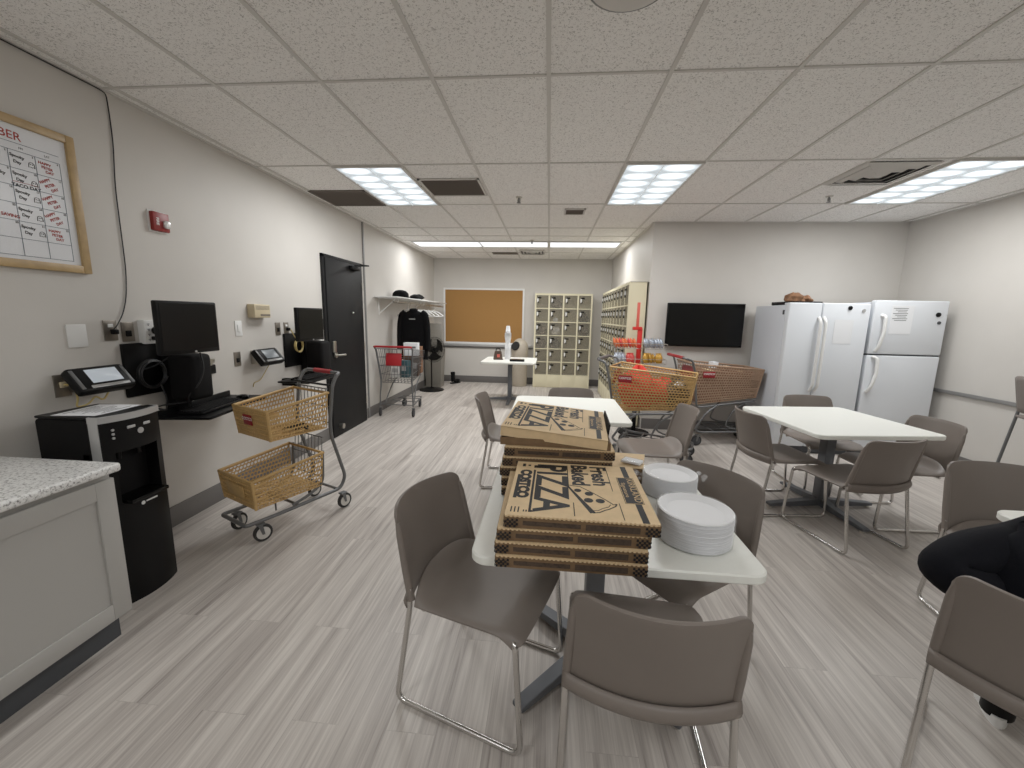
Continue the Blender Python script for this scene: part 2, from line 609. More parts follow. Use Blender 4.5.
struct('wall_far', MB().box(((XI + XR) / 2, YT + t / 2, H / 2), (XR - XI, t, H)), M['wall'])
struct('wall_right', MB().box((XR + t / 2, (YN + YT) / 2, H / 2), (t, YT - YN, H)), M['wall'])
struct('wall_front', MB().box(((XL + XR) / 2, YN - t / 2, H / 2), (XR - XL, t, H)), M['wall'])

# ceiling grid: exposed T bars, and the wall angle
mb = MB()
zb = H - 0.003
i = -4
while X0 + i * GX < XR:
    x = X0 + i * GX
    y1 = YB if x < XI else YT
    mb.box((x, (YN + y1) / 2, zb), (0.022, y1 - YN, 0.008))
    i += 1
ys = [Y0 + j * GY for j in range(-4, 4)] + [6.56, 7.0, 7.52, 8.2]
for y in ys:
    x1 = XR if y < YT else XI
    if y > 5.9:
        x1 = XI
    mb.box(((XL + x1) / 2, y, zb), (x1 - XL, 0.016, 0.007))
struct('trim_1', mb, M['grid'])
mb = MB()
e = 0.022
mb.box((XL + e / 2, (YN + YB) / 2, H - .004), (e, YB - YN, .012))
mb.box(((XL + XI) / 2, YB - e / 2, H - .004), (XI - XL, e, .012))
mb.box((XI - e / 2, (YT + YB) / 2, H - .004), (e, YB - YT, .012))
mb.box(((XI + XR) / 2, YT - e / 2, H - .004), (XR - XI, e, .012))
mb.box((XR - e / 2, (YN + YT) / 2, H - .004), (e, YT - YN, .012))
struct('trim_2', mb, M['grid'])
# vertical wall joint beside the door
struct('trim_3', MB().box((XL + .008, 5.60, H / 2), (.016, .03, H)), M['rail'])
# baseboards (doorway left open)
bh, bt = 0.145, 0.012
mb = MB()
mb.box((XL + bt / 2, (YN + 4.505) / 2, bh / 2), (bt, 4.50 - YN, bh), .003)
mb.box((XL + bt / 2, (5.55 + YB) / 2, bh / 2), (bt, YB - 5.55, bh), .003)
struct('baseboard_left', mb, M['base'])
struct('baseboard_back', MB().box(((XL + XI) / 2, YB - bt / 2, bh / 2), (XI - XL - .03, bt, bh), .003), M['base'])
struct('baseboard_far', MB().box(((XI + XR) / 2, YT - bt / 2, bh / 2), (XR - XI - .03, bt, bh), .003), M['base'])
struct('baseboard_right', MB().box((XR - bt / 2, (YN + YT) / 2, bh / 2), (bt, YT - YN - .03, bh), .003), M['base'])
struct('baseboard_inner', MB().box((XI - bt / 2, (YT + YB) / 2, bh / 2), (bt, YB - YT - .03, bh), .003), M['base'])
# chair rails
struct('trim_4', MB().box((XR - .014, (YN + YT) / 2, .782), (.028, YT - YN - .02, .038), .006), M['rail'])
struct('trim_5', MB().box((-0.44, YB - .012, .80), (.22, .024, .035), .005), M['rail'])

# door in the left wall
d = thing('door_1', 'black flush steel door in the left wall with lever handle', 'door', (XL, 4.995, 0))
d['kind'] = 'structure'
MB().box((.022, 0, 1.055), (.04, .90, 2.11), .004).build('door_leaf', M['door'], d)
fr = MB()
fr.box((.014, -.468, 1.075), (.03, .04, 2.15), .003)
fr.box((.014, .468, 1.075), (.03, .04, 2.15), .003)
fr.box((.014, 0, 2.13), (.03, .976, .04), .003)
fr.build('door_frame', M['door'], d)
hb = MB()
hb.box((.052, -.36, 1.10), (.022, .07, .13), .006)
hb.cyl((.055, -.36, 1.0), (.075, -.36, 1.0), .032, seg=20)
hb.tube(bend([(.07, -.36, 1.0), (.11, -.36, 1.0), (.115, -.22, .995)], .03), .011, 10)
hb.build('door_handle', M['steel'], d)
cl = MB()
cl.box((.07, .20, 2.06), (.05, .22, .05), .008)
cl.tube([(.09, .15, 2.085), (.22, .28, 2.1), (.05, .41, 2.13)], .009, 8)
cl.build('door_closer', M['black'], d)
MB().ball((.058, .13, 1.50), .014).build('peephole', M['steel'], d)
ks = MB()
ks.cyl((.04, -.30, .12), (.09, -.30, .12), .03, .034, seg=20)
ks.build('door_stop', M['steel'], d)
for z in (.3, 1.05, 1.85):
    MB().cyl((.046, .45, z - .05), (.046, .45, z + .05), .009, seg=8).build('hinge', M['steel'], d)

# ------------------------------------------------------------------ ceiling fixtures
def troffer(x, y, sx, sy, label, nx=2, ny=6, power=27):
    o = thing('ceiling_light', label, 'light', (x, y, H - .012), 0, 'recessed ceiling lights')
    f = MB()
    w = .018
    f.box((-sx / 2 + w / 2, 0, 0), (w, sy, .014)); f.box((sx / 2 - w / 2, 0, 0), (w, sy, .014))
    f.box((0, -sy / 2 + w / 2, 0), (sx - 2 * w, w, .014)); f.box((0, sy / 2 - w / 2, 0), (sx - 2 * w, w, .014))
    f.build('frame', M['grid'], o)
    ix, iy = sx - 2 * w, sy - 2 * w
    MB().box((0, 0, .004), (ix, iy, .003)).build('diffuser', M['lampcell'], o)
    g = MB()
    for k in range(1, nx):
        g.box((-ix / 2 + ix * k / nx, 0, -.002), (.008, iy, .008))
    for k in range(1, ny):
        g.box((0, -iy / 2 + iy * k / ny, -.002), (ix, .005, .008))
    g.build('louvre', M['lampwire'], o)
    area_lamp(x, y, H - .03, ix, iy, power)
    return o
LY = Y0 + 1.5 * GY
troffer(X0 - 2.5 * GX, LY, GX, GY, 'left of the three bright ceiling lights, near the brown grille')
troffer(X0 + 1.5 * GX, LY, GX, GY, 'middle of the three bright ceiling lights, above the pizza table')
troffer(X0 + 5.5 * GX, LY, GX, GY, 'right-hand bright ceiling light cut by the photo edge')
for k, (cx, lb) in enumerate(((-2.5, 'overhead light behind the camera on the left'), (1.5, 'overhead light behind the camera in the middle'), (5.5, 'overhead light behind the camera on the right'))):
    troffer(X0 + cx * GX, Y0 - 2.5 * GY, GX, GY, lb, power=17)
for cx, lb in ((-1.78, 'far ceiling light strip nearest the left wall'), (-.635, 'far ceiling light strip in the middle of its row'), (.545, 'far ceiling light strip nearest the locker wall')):
    o = thing('ceiling_light', lb, 'light', (cx, 7.26, H - .012), 0, 'recessed ceiling lights')
    f = MB()
    for s in (-1, 1):
        f.box((s * .575, 0, 0), (.014, .5, .014)); f.box((0, s * .245, 0), (1.15, .014, .014))
    f.build('frame', M['grid'], o)
    MB().box((0, 0, 0), (1.13, .47, .004)).build('diffuser', M['lampfar'], o)
    area_lamp(cx, 7.26, H - .03, 1.1, .44, 18)

def grille(x, y, sx, sy, label, m, slats=14):
    o = thing('ceiling_vent', label, 'vent', (x, y, H - .008))
    f = MB()
    w = .02
    for s in (-1, 1):
        f.box((s * (sx / 2 - w / 2), 0, 0), (w, sy, .012)); f.box((0, s * (sy / 2 - w / 2), 0), (sx, w, .012))
    f.build('frame', m, o)
    MB().box((0, 0, .003), (sx - .03, sy - .03, .003)).build('backing', M['vent'], o)
    g = MB()
    for k in range(slats):
        g.box((0, -sy / 2 + w + (sy - 2 * w) * (k + .5) / slats, -.001), (sx - 2 * w, .008, .006), rot=(R(35), 0, 0))
    g.build('slats', M['vent'], o)
    return o
grille(X0 - 1.5 * GX, 4.15, .57, .52, 'brown-grey return grille right of the left ceiling light', M['grid'])
grille(-2.19, 4.50, .60, .56, 'dull brown ceiling grille left of the left ceiling light', M['vent'])
grille(.255, 5.08, .24, .26, 'small brown grille in the tile near the middle light', M['grid'], 6)
grille(-.90, 8.30, .5, .22, 'narrow dark grille near the back wall', M['vent'], 6)
# square supply diffusers
def supply(x, y, s, label):
    o = thing('air_diffuser', label, 'vent', (x, y, H - .006))
    MB().box((0, 0, .003), (s * .92, s * .92, .004)).build('duct_opening', M['ventdark'], o)
    g = MB()
    for q in (.96, .72, .48, .24):
        a = s * q / 2; b = a - s * .055; z0 = -.004; z1 = -.018 - (1 - q) * .01
        P = [(-a, -a, z0), (a, -a, z0), (a, a, z0), (-a, a, z0)]
        Q = [(-b, -b, z1), (b, -b, z1), (b, b, z1), (-b, b, z1)]
        g.add(P + Q, [(k, (k + 1) % 4, 4 + (k + 1) % 4, 4 + k) for k in range(4)])
    g.build('louvre_cone', M['grid'], o, solid=.003, smooth=0)
    MB().box((0, 0, -.02), (s * .12, s * .12, .006), .002).build('centre_plate', M['grid'], o)
supply(2.66, 3.86, .56, 'square four-way air diffuser beside the right-hand ceiling light')
supply(-.36, 8.12, .5, 'square air diffuser beyond the far light strips')
for x, y, lb in ((-.354, 4.50, 'sprinkler head on the tile left of the middle light'), (2.70, 4.52, 'sprinkler head in front of the far right wall by the diffuser'), (-.318, 6.92, 'far sprinkler head beside the far light strips')):
    o = thing('sprinkler_head', lb, 'sprinkler', (x, y, H), 0, 'ceiling sprinklers')
    MB().cyl((0, 0, -.001), (0, 0, -.008), .035, .03, 20).build('escutcheon', M['steel'], o)
    g = MB()
    g.cyl((0, 0, -.008), (0, 0, -.045), .008, seg=8)
    g.tube([(-.012, 0, -.02), (-.014, 0, -.04), (0, 0, -.055)], .003, 6)
    g.tube([(.012, 0, -.02), (.014, 0, -.04), (0, 0, -.055)], .003, 6)
    g.cyl((0, 0, -.055), (0, 0, -.058), .022, seg=12)
    g.build('deflector', M['steelgrey'], o)
o = thing('ceiling_speaker', 'round pale ceiling speaker cover at the top edge', 'speaker', (.255, 1.75, H))
MB().lathe([(.0001, -.018), (.115, -.016), (.148, -.008), (.156, -.001)], seg=32).build('cover', M['grid'], o)
MB().lathe([(.150, -.006), (.161, -.003), (.161, -.0005)], seg=32).build('ring', M['steelgrey'], o)

# ------------------------------------------------------------------ chairs
def make_chair(label, zoff=0.0, name='stacking_chair', cat='chair'):
    o = thing(name, label, cat, (0, 0, 0), 0)
    zs = .445 + zoff
    # back
    def corner(q, r):
        q = min(max(q, 0), 1)
        return r * (1 - math.sqrt(max(0, 1 - q * q)))
    def back(u, v):
        U = math.sin(PI * (u - .5) * .92) / math.sin(PI * .46)
        w = .236 - .014 * v
        zt = .787 + zoff - corner((abs(U) - .80) / .20, .046)
        z = .456 + zoff + (zt - .456 - zoff) * v
        y = -.188 - .074 * v ** 1.1 - .078 * (1 - U * U) * (.75 + .25 * v)
        return (U * w, y, z)
    b = MB().grid(back, 30, 14)
    ob = b.build('backrest', M['chair'], o, smooth=60, solid=.011)
    bv = ob.modifiers.new('round', 'BEVEL'); bv.width = .003; bv.segments = 2; bv.limit_method = 'ANGLE'; bv.angle_limit = R(60)
    # moulded ribs at both sides of the back and a lower lip
    for s in (-1, 1):
        rib = MB()
        rib.tube([(s * .230, -.190, .452 + zoff), (s * .226, -.216, .56 + zoff), (s * .220, -.245, .69 + zoff), (s * .216, -.256, .735 + zoff)], [.0145, .0145, .013, .009], 10)
        rib.build('back_rib', M['chair'], o, smooth=60)
    lip = MB()
    def lipf(u, v):
        U = 2 * u - 1
        return (U * .241, -.199 - .062 * (1 - U * U) - .012 * math.sin(PI * v), zs - .020 + .050 * v)
    lip.grid(lipf, 24, 4)
    lip.build('rear_lip', M['chair'], o, smooth=60, solid=.012)
    # seat
    def seat(u, v):
        U = 2 * u - 1
        yr = -.172 - .052 * (1 - U * U)
        yf = .247 - corner((abs(U) - .86) / .14, .028) + .006 * (1 - U * U)
        y = yr + (yf - yr) * v
        w = .238 - .006 * v
        z = zs - .014 * (1 - U ** 4) * math.sin(PI * min(1, max(0, (v - .05) / .8)))
        if v < .16:
            z += .062 * (1 - abs(U) ** 3) * (1 - v / .16) ** 1.6
        if v > .80:
            z -= .034 * ((v - .80) / .20) ** 2
        z -= .012 * max(0, abs(U) - .92) / .08
        return (U * w, y, z)
    st = MB().grid(seat, 28, 24).build('seat', M['chair'], o, smooth=60, solid=.013)
    bv = st.modifiers.new('round', 'BEVEL'); bv.width = .003; bv.segments = 2; bv.limit_method = 'ANGLE'; bv.angle_limit = R(60)
    # sled frames
    r = .0105
    for s in (-1, 1):
        f = MB()
        xr, xf = s * .232, s * .232
        P = bend([(xr * .99, -.196, .50 + zoff), (xr, -.196, zs - .02), (xr * 1.03, -.262, r), (xf * 1.03, .262, r), (xf * .985, .228, zs - .030), (s * .20, .20, zs - .022)], .045, 5)
        f.tube(P, r, 10)
        f.build('sled_leg', M['chrome'], o, smooth=60)
    for y, zc in ((.19, zs - .032), (-.15, zs - .032)):
        MB().cyl((-.215, y, zc), (.215, y, zc), .0085, seg=10).build('cross_bar', M['chrome'], o, smooth=60)
    return o

CH = [  # x, y, heading in degrees (direction the sitter faces), label
    (-.218, 1.484, -18.7, 'taupe chair pulled out left of the pizza table, seen side on'),
    (.335, 1.235, 84.5, 'taupe chair in front of the pizza table with its back to us'),
    (.605, 1.765, 216, 'taupe chair right of the pizza table behind the wrapped plates'),
    (.885, 3.38, 181, 'taupe chair at the right side of the second white table, seen edge on'),
    (-.30, 3.60, 0, 'taupe chair at the left side of the second white table'),
    (.247, 3.83, 270, 'taupe chair tucked at the far side of the second white table'),
    (1.90, 3.39, 5, 'taupe chair at the left side of the right-hand table near the red-handled cart'),
    (2.53, 3.88, 270, 'taupe chair at the far side of the right-hand table before the fridges'),
    (2.665, 3.25, 182, 'taupe chair at the right side of the right-hand table, by the wall rail'),
    (2.135, 2.93, 104, 'taupe chair at the near side of the right-hand table with sled legs in full view'),
    (2.29, 1.95, 263, 'empty taupe chair across the table from the seated person'),
    (1.563, 1.243, 45, 'taupe chair in the lower right corner on which the person in black sits'),
]
proto = None
for x, y, hd, lb in CH:
    rz = R(hd - 90)
    if proto is None:
        proto = make_chair(lb)
        proto.location = (x, y, 0); proto.rotation_euler = (0, 0, rz)
        proto['group'] = 'taupe stacking chairs'
    else:
        copy_thing(proto, (x, y, 0), rz, lb)
# tall bar-height chair by the right wall
o = thing('bar_stool', 'tall taupe bar-height chair at the right edge by the wall rail', 'stool', (4.045, 3.43, 0), R(-90 - 8))
def bback(u, v):
    U = 2 * u - 1
    a = max(0, (abs(U) - .8) / .2)
    z = .80 + (1.10 - .02 * a * a - .80) * v
    return (U * (.225 - .01 * v), -.175 - .07 * v - .04 * (1 - U * U), z)
MB().grid(bback, 16, 8).build('backrest', M['chair'], o, smooth=60, solid=.012)
def bseat(u, v):
    U = 2 * u - 1
    return (U * .225, -.19 - .04 * (1 - U * U) + .41 * v, .765 - .012 * (1 - U * U) * math.sin(PI * v) - (.03 * ((v - .85) / .15) ** 2 if v > .85 else 0))
MB().grid(bseat, 14, 12).build('seat', M['chair'], o, smooth=60, solid=.016)
for s in (-1, 1):
    for yy, y1 in ((-.18, -.27), (.18, .23)):
        MB().tube([(s * .215, yy, .80 if yy < 0 else .75), (s * .235, y1, 0)], .011, 10).build('leg', M['steelgrey'], o)
ft = MB()
ft.tube([(-.23, -.245, .22), (.23, -.245, .22)], .008, 8); ft.tube([(-.23, .215, .22), (.23, .215, .22)], .008, 8)
ft.tube([(-.23, -.245, .22), (-.23, .215, .22)], .008, 8); ft.tube([(.23, -.245, .22), (.23, .215, .22)], .008, 8)
ft.build('foot_rail', M['steelgrey'], o)

# ------------------------------------------------------------------ tables
def make_table(label, arm_angle, size=.925):
    o = thing('cafe_table', label, 'table', (0, 0, 0), 0, 'white square cafe tables')
    MB().slab(size, size, .708, .740, .055, .005, 7).build('tabletop', M['top'], o)
    c = MB()
    c.box((0, 0, .37), (.078, .078, .64), .006)
    c.build('column', M['column'], o)
    MB().box((0, 0, .697), (.36, .36, .02), .004).build('mount_plate', M['column'], o)
    for k in range(4):
        a = arm_angle + k * PI / 2
        mb = MB()
        mb.T = Matrix.Rotation(a, 4, 'Z')
        V = []
        for x, w, z0, z1 in ((.02, .030, .022, .085), (.12, .030, .020, .070), (.42, .028, .018, .042), (.435, .026, .020, .038)):
            V += [(x, -w, z0), (x, w, z0), (x, w, z1), (x, -w, z1)]
        F = [(0, 1, 2, 3), (15, 14, 13, 12)]
        for q in range(3):
            for j in range(4):
                F.append((q * 4 + j, q * 4 + (j + 1) % 4, q * 4 + 4 + (j + 1) % 4, q * 4 + 4 + j))
        mb.add(V, F)
        arm = mb.build('base_arm', M['column'], o, smooth=0)
        bv = arm.modifiers.new('round', 'BEVEL'); bv.width = .004; bv.segments = 2
        g = MB(); g.T = Matrix.Rotation(a, 4, 'Z')
        g.cyl((.405, 0, 0), (.405, 0, .014), .02, .018, 12)
        g.cyl((.405, 0, .012), (.405, 0, .024), .008, seg=8)
        g.build('glide', M['steel'], arm)
    return o
tb = make_table('white square table holding pizza boxes and wrapped plates', PI / 4)
tb.location = (.235, 1.64, 0)
copy_thing(tb, (.18, 3.43, 0), 0, 'bare white square table behind the stacked pizza boxes')
t3 = make_table('white square table in front of the fridges with four chairs', 0)
t3.location = (2.26, 3.37, 0); t3.rotation_euler.z = R(7.5)
copy_thing(t3, (-.655, 7.16, 0), 0, 'far white square table with cup tower near the back wall')
copy_thing(tb, (2.325, 1.315, 0), 0, 'white table at the right edge beside the seated person')

# ------------------------------------------------------------------ pizza boxes
BW, BD, BH = .455, .455, .043
def print_top(z):
    """kraft lid artwork in local box coordinates: letters read toward the viewer, tops to the right"""
    p = MB()
    def T(x, y, sx=1, sy=1):
        return Matrix.Translation((x, y, z)) @ Matrix.Rotation(-PI / 2, 4, 'Z') @ Matrix.Diagonal((sx, sy, 1, 1))
    # columns across the lid, x from left (-.2275) to right
    p.text('PIZZA', .128, T(-.094, .008, 1.17, 1.22), .0030)
    p.box((-.153, -.030, z), (.008, .345, .0004)); 
    p.box((-.115, .178, z), (.085, .026, .0004))
    p.text('COSTCO', .052, T(-.186, .016, 1.14, 1.0), .0042)
    p.box((-.207, -.01, z), (.012, .20, .0004))
    p.text('WHOLESALE', .0125, T(-.207, -.01, 1.7, .8), .0002)
    p.box((-.197, .188, z), (.012, .03, .0004)); p.box((-.176, .188, z), (.01, .014, .0004))
    for q in range(3):
        p.box((-.209 + q * .011, -.19, z), (.004, .035, .0004))
    for q in range(4):
        p.box((-.171 + q * .008, -.196, z), (.004, .012, .0004))
    p.box((-.030, .10, z), (.003, .21, .0004)); p.box((-.018, -.165, z), (.003, .09, .0004))
    p.box((.118, .10, z), (.0025, .23, .0004)); p.box((.126, -.16, z), (.0025, .11, .0004))
    p.text('Fresh', .072, T(.084, .118, 1.16, 1.15), .0026)
    p.text('Baked', .072, T(.012, .118, 1.12, 1.15), .0030)
    # slice
    tip = Vector((-.036, .018)); c1 = Vector((.038, -.182)); c2 = Vector((.108, -.118))
    def stroke(a, b, w, w2=None):
        a, b = Vector(a), Vector(b)
        dvec = (b - a).normalized(); n = Vector((-dvec.y, dvec.x))
        w2 = w if w2 is None else w2
        p.prism([tuple(a - n * w), tuple(b - n * w2), tuple(b + n * w2), tuple(a + n * w)], z - .0002, z + .0002)
    stroke(tip, c1, .003, .009)
    mid = [tip, (.01, .008), (.05, -.038), (.088, -.088), c2]
    for a, b in zip(mid, mid[1:]):
        stroke(a, b, .0018)
    cr = [c1, (.058, -.176), (.075, -.160), (.09, -.150), (.112, -.128), (.118, -.112), c2]
    for a, b in zip(cr, cr[1:]):
        stroke(a, b, .0022)
    cr2 = [(.034, -.168), (.055, -.164), (.07, -.148), (.09, -.135), (.098, -.118)]
    for a, b in zip(cr2, cr2[1:]):
        stroke(a, b, .0014)
    for (x, y, rr_) in ((.000, -.024, .012), (.036, -.046, .014), (.031, -.096, .015), (.068, -.096, .0145)):
        p.prism([(x + rr_ * math.cos(2 * PI * k / 18), y + rr_ * 1.1 * math.sin(2 * PI * k / 18)) for k in range(18)], z - .0002, z + .0002)
    # label band
    p.box((.186, .0, z), (.020, .452, .0003))
    p.box((.176, .005, z + .0002), (.060, .215, .0004))
    return p
def print_label(z):
    p = MB()
    def T(x, y, sx=1, sy=1):
        return Matrix.Translation((x, y, z)) @ Matrix.Rotation(-PI / 2, 4, 'Z') @ Matrix.Diagonal((sx, sy, 1, 1))
    p.text('KIRKLAND', .040, T(.190, .005, .98, .8), .0)
    p.text('Signature', .024, T(.162, .005, 1.35, .8), .0)
    fr_ = .0018
    for x0, x1, y0, y1 in ((.148, .149, -.101, .111), (.203, .204, -.101, .111)):
        p.box(((x0 + x1) / 2, (y0 + y1) / 2, z), (.0018, y1 - y0, .0003))
    for y in (-.101, .111):
        p.box((.176, y, z), (.056, .0018, .0003))
    return p
def make_box(label):
    o = thing('pizza_box', label, 'pizza box', (0, 0, 0), 0, 'stacked kraft pizza boxes')
    # tray: tapered, kraft with the shade of its sides in the colour
    tr = MB()
    a, b = BW / 2, BW / 2 - .004
    V = [(-b, -b, 0), (b, -b, 0), (b, b, 0), (-b, b, 0), (-a, -a, BH - .006), (a, -a, BH - .006), (a, a, BH - .006), (-a, a, BH - .006)]
    tr.add(V, [(0, 3, 2, 1), (4, 5, 6, 7), (0, 1, 5, 4), (1, 2, 6, 5), (2, 3, 7, 6), (3, 0, 4, 7)])
    tray = tr.build('tray', M['kraft_shaded'], o, smooth=0)
    # printed front strip with checkered corners
    yf = -BW / 2 - .0004
    for xx, ww, hh_ in ((-.085, .17, .013), (.092, .155, .018)):
        MB().box((xx, yf + .0010, .0185), (ww, .002, hh_)).build('front_print', M['printbrown'], tray, smooth=0)
    for sx in (-1, 1):
        for sy in (-1, 1):
            ck = MB()
            for i in range(6):
                for j in range(4):
                    if (i + j) % 2 == 0:
                        ck.box((sx * (BW / 2 - .006 - i * .0068), sy * (BW / 2 - .0003), .0065 + j * .0068), (.0066, .0022, .0066))
                        ck.box((sx * (BW / 2 - .0003), sy * (BW / 2 - .006 - i * .0068), .0065 + j * .0068), (.0022, .0066, .0066))
            ck.build('checker_print', M['print'], tray, smooth=0)
    # lid with a perforated front edge
    ld = MB()
    n = 34
    poly = [(BW / 2 - .002, -BW / 2 + .004), (BW / 2 - .002, BW / 2), (-BW / 2 + .002, BW / 2), (-BW / 2 + .002, -BW / 2 + .004)]
    fr_ = []
    for k in range(n):
        x0 = -BW / 2 + .006 + (BW - .012) * k / n
        x1 = x0 + (BW - .012) / n * .5
        fr_ += [(x0, -BW / 2 - .0035), (x1, -BW / 2 - .0035), (x1, -BW / 2 + .0005), (x0 + (BW - .012) / n * .98, -BW / 2 + .0005)]
    ld.prism(poly + fr_, BH - .006, BH - .0005)
    ld.build('lid', M['kraft'], o, smooth=0)
    return o
def add_art(o, z=BH - .0002):
    lid = [c for c in o.children if c.name.startswith('lid')][0]
    print_top(z).build('lid_lettering', M['print'], lid, smooth=0, recalc=False)
    print_label(z + .0006).build('brand_label', M['printlight'], lid, smooth=0, recalc=False)
bx0 = make_box('lowest pizza box of the front stack, at the table edge')
stackA = [(.088, 1.357, 0, 'lowest pizza box of the front stack, at the table edge'),
          (.088, 1.356, -.5, 'second pizza box from the bottom of the front stack'),
          (.091, 1.358, .4, 'third pizza box from the bottom of the front stack'),
          (.117, 1.350, -1.0, 'topmost pizza box of the front stack showing large printed lid')]
for k, (x, y, a, lb) in enumerate(stackA):
    o = bx0 if k == 0 else copy_thing(bx0, (0, 0, 0), 0, lb)
    o.location = (x, y, .7405 + k * (BH + .0015)); o.rotation_euler.z = R(a)
    topA = o
stackB = [(.050, 1.86, 0, 'lowest pizza box of the rear stack'),
          (.046, 1.862, .8, 'second lowest pizza box of the rear stack'),
          (.044, 1.857, -.5, 'third lowest pizza box of the rear stack'),
          (.052, 1.86, 0, 'third pizza box from the top of the rear stack'),
          (.062, 1.858, -.6, 'second pizza box from the top of the rear stack')]
for k, (x, y, a, lb) in enumerate(stackB):
    o = copy_thing(bx0, (x, y, .7405 + k * (BH + .0015)), R(a), lb)
add_art(topA)
# topmost box of the rear stack: the lid is lifted and tilted over its tray
o = thing('pizza_box', 'topmost pizza box of the rear stack with its lid lifted askew', 'pizza box', (.052, 1.862, .7405 + 5 * (BH + .0015)), R(-3.0), 'stacked kraft pizza boxes')
tr = MB()
a = BW / 2
tr.box((0, 0, .003), (BW, BW - .004, .006))
for s in (-1, 1):
    tr.box((s * (a - .002), 0, .016), (.004, BW - .004, .030)); tr.box((0, s * (a - .006), .016), (BW, .004, .030))
tr.build('tray', M['kraft_shaded'], o, smooth=0)
fl = MB()
fl.box((a + .002, .05, .038), (.006, .28, .072), rot=(0, R(6), 0))
fl.build('shaded_flap', M['blackmatte'], o, smooth=0)  # kraft flap coloured black, the shadow on it is in the colour
lid = MB()
lid.T = Matrix.Translation((-.002, .010, .026)) @ Euler((R(1.6), R(4.6), R(-1.5))).to_matrix().to_4x4()
lid.box((0, -.004, BH - .003), (BW - .012, BW + .006, .005))
lid.box((0, -a - .005, BH / 2 - .001), (BW - .012, .004, BH - .002))
lid.box((-a + .008, 0, BH / 2 + .002), (.004, BW - .03, BH - .008))
lo = lid.build('lid', M['kraft'], o, smooth=0)
pt = print_top(BH - .0002)
pt.v = [tuple(lid.T @ Vector(v)) for v in pt.v]
pt.build('lid_lettering', M['print'], lo, smooth=0, recalc=False)
pl = print_label(BH + .0004)
pl.v = [tuple(lid.T @ Vector(v)) for v in pl.v]
pl.build('brand_label', M['printlight'], lo, smooth=0, recalc=False)

# ------------------------------------------------------------------ wrapped plates
def plate_stack(x, y, r, h, n, label, knots, rz=0):
    o = thing('plate_stack', label, 'plates', (x, y, .7405), rz, 'shrink-wrapped stacks of white plates')
    prof = [(.0001, .0), (r * .70, .0)]
    z = 0.003
    for k in range(n):
        zz = .006 + (h - .016) * k / n
        dz = (h - .016) / n
        j = 1 + random.uniform(-.012, .012)
        prof += [(r * .93 * j, zz), (r * j, zz + dz * .45), (r * j, zz + dz * .65), (r * .93 * j, zz + dz * .99)]
    prof += [(r, h - .006), (r * 1.0, h - .002), (r * .96, h), (r * .84, h - .008), (r * .76, h - .016), (.0001, h - .017)]
    MB().lathe(prof, seg=48).build('plates', M['plate'], o, smooth=35)
    w = MB()
    prof = [(r * .80, .001), (r * 1.02, .006), (r * 1.035, h * .5), (r * 1.03, h - .004), (r * .99, h + .003), (r * .90, h + .001)]
    w.lathe(prof, seg=40)
    w.v = [(vx * (1 + .022 * math.sin(vx * 130 + vz * 230)), vy * (1 + .022 * math.cos(vy * 140 - vz * 200)), vz) for vx, vy, vz in w.v]
    w.build('plastic_wrap', M['wrap'], o, smooth=80)
    for (ang, z) in knots:
        k = MB()
        for q in range(5):
            a = R(ang) + random.uniform(-.25, .25)
            d0 = r * 1.02
            d1 = r * 1.02 + random.uniform(.018, .034)
            P = Vector((d1 * math.cos(a), d1 * math.sin(a), z + random.uniform(-.012, .016)))
            k.ball(P, random.uniform(.008, .015), 8, 6, (1, .6, .8))
        k.tube([(r * .98 * math.cos(R(ang)), r * .98 * math.sin(R(ang)), z), (r * 1.14 * math.cos(R(ang)), r * 1.14 * math.sin(R(ang)), z)], [.014, .005], 8)
        k.build('wrap_tail', M['wrap'], o, smooth=80)
    return o
plate_stack(.528, 1.385, .124, .112, 22, 'wrapped stack of white plates nearest the table corner', [(118, .09)])
plate_stack(.553, 1.765, .112, .095, 20, 'wrapped stack of white plates farther back beside the small kraft box', [(10, .075), (172, .07)])
# small kraft carton with a napkin packet
o = thing('kraft_carton', 'small open kraft carton behind the pizza boxes at table back', 'box', (.395, 1.955, .7405), R(-14))
MB().box((0, 0, .034), (.17, .20, .068), .003).build('body', M['kraft_shaded'], o)
c = MB(); c.box((-.005, 0, .0715), (.185, .21, .004), rot=(0, R(-3), 0)); c.build('flap', M['kraft'], o)
o = thing('napkin_packet', 'clear packet of white napkins lying on the small kraft carton', 'napkins', (.418, 1.905, .8205), R(-30))
MB().box((0, 0, .006), (.09, .06, .012), .005).build('napkins', M['paper'], o)
MB().box((0, 0, .0065), (.10, .068, .016), .006).build('plastic_wrap', M['wrap'], o)

# ------------------------------------------------------------------ counter, cabinet, dispenser (lower left)
ZC = .84
o = thing('counter_top', 'speckled white granite countertop at the lower left', 'counter', (0, 0, 0))
mb = MB()
mb.box(((-1.822 + XL + .004) / 2, (1.535 + YN + .02) / 2, ZC - .019), (-1.822 - XL - .004, 1.535 - YN - .02, .038), .012, seg=3)
mb.build('worktop', M['granite'], o)
o = thing('base_cabinet', 'grey shaker base cabinet under the granite countertop', 'cabinet', (-1.85, 1.52, 0))
mb = MB()
x0 = XL + .006 + 1.85
mb.box(((x0 - .022) / 2, -(1.52 - YN - .03) / 2, .47), (-x0 - .022, 1.52 - YN - .03, .662), .002)
mb.build('carcass', M['cab'], o)
MB().box(((x0 - .08) / 2, -(1.52 - YN - .05) / 2, .07), (-x0 - .08, 1.52 - YN - .05, .139)).build('shaded_toe_kick', M['gasket'], o)  # dark colour stands in for the shadow below the cabinet
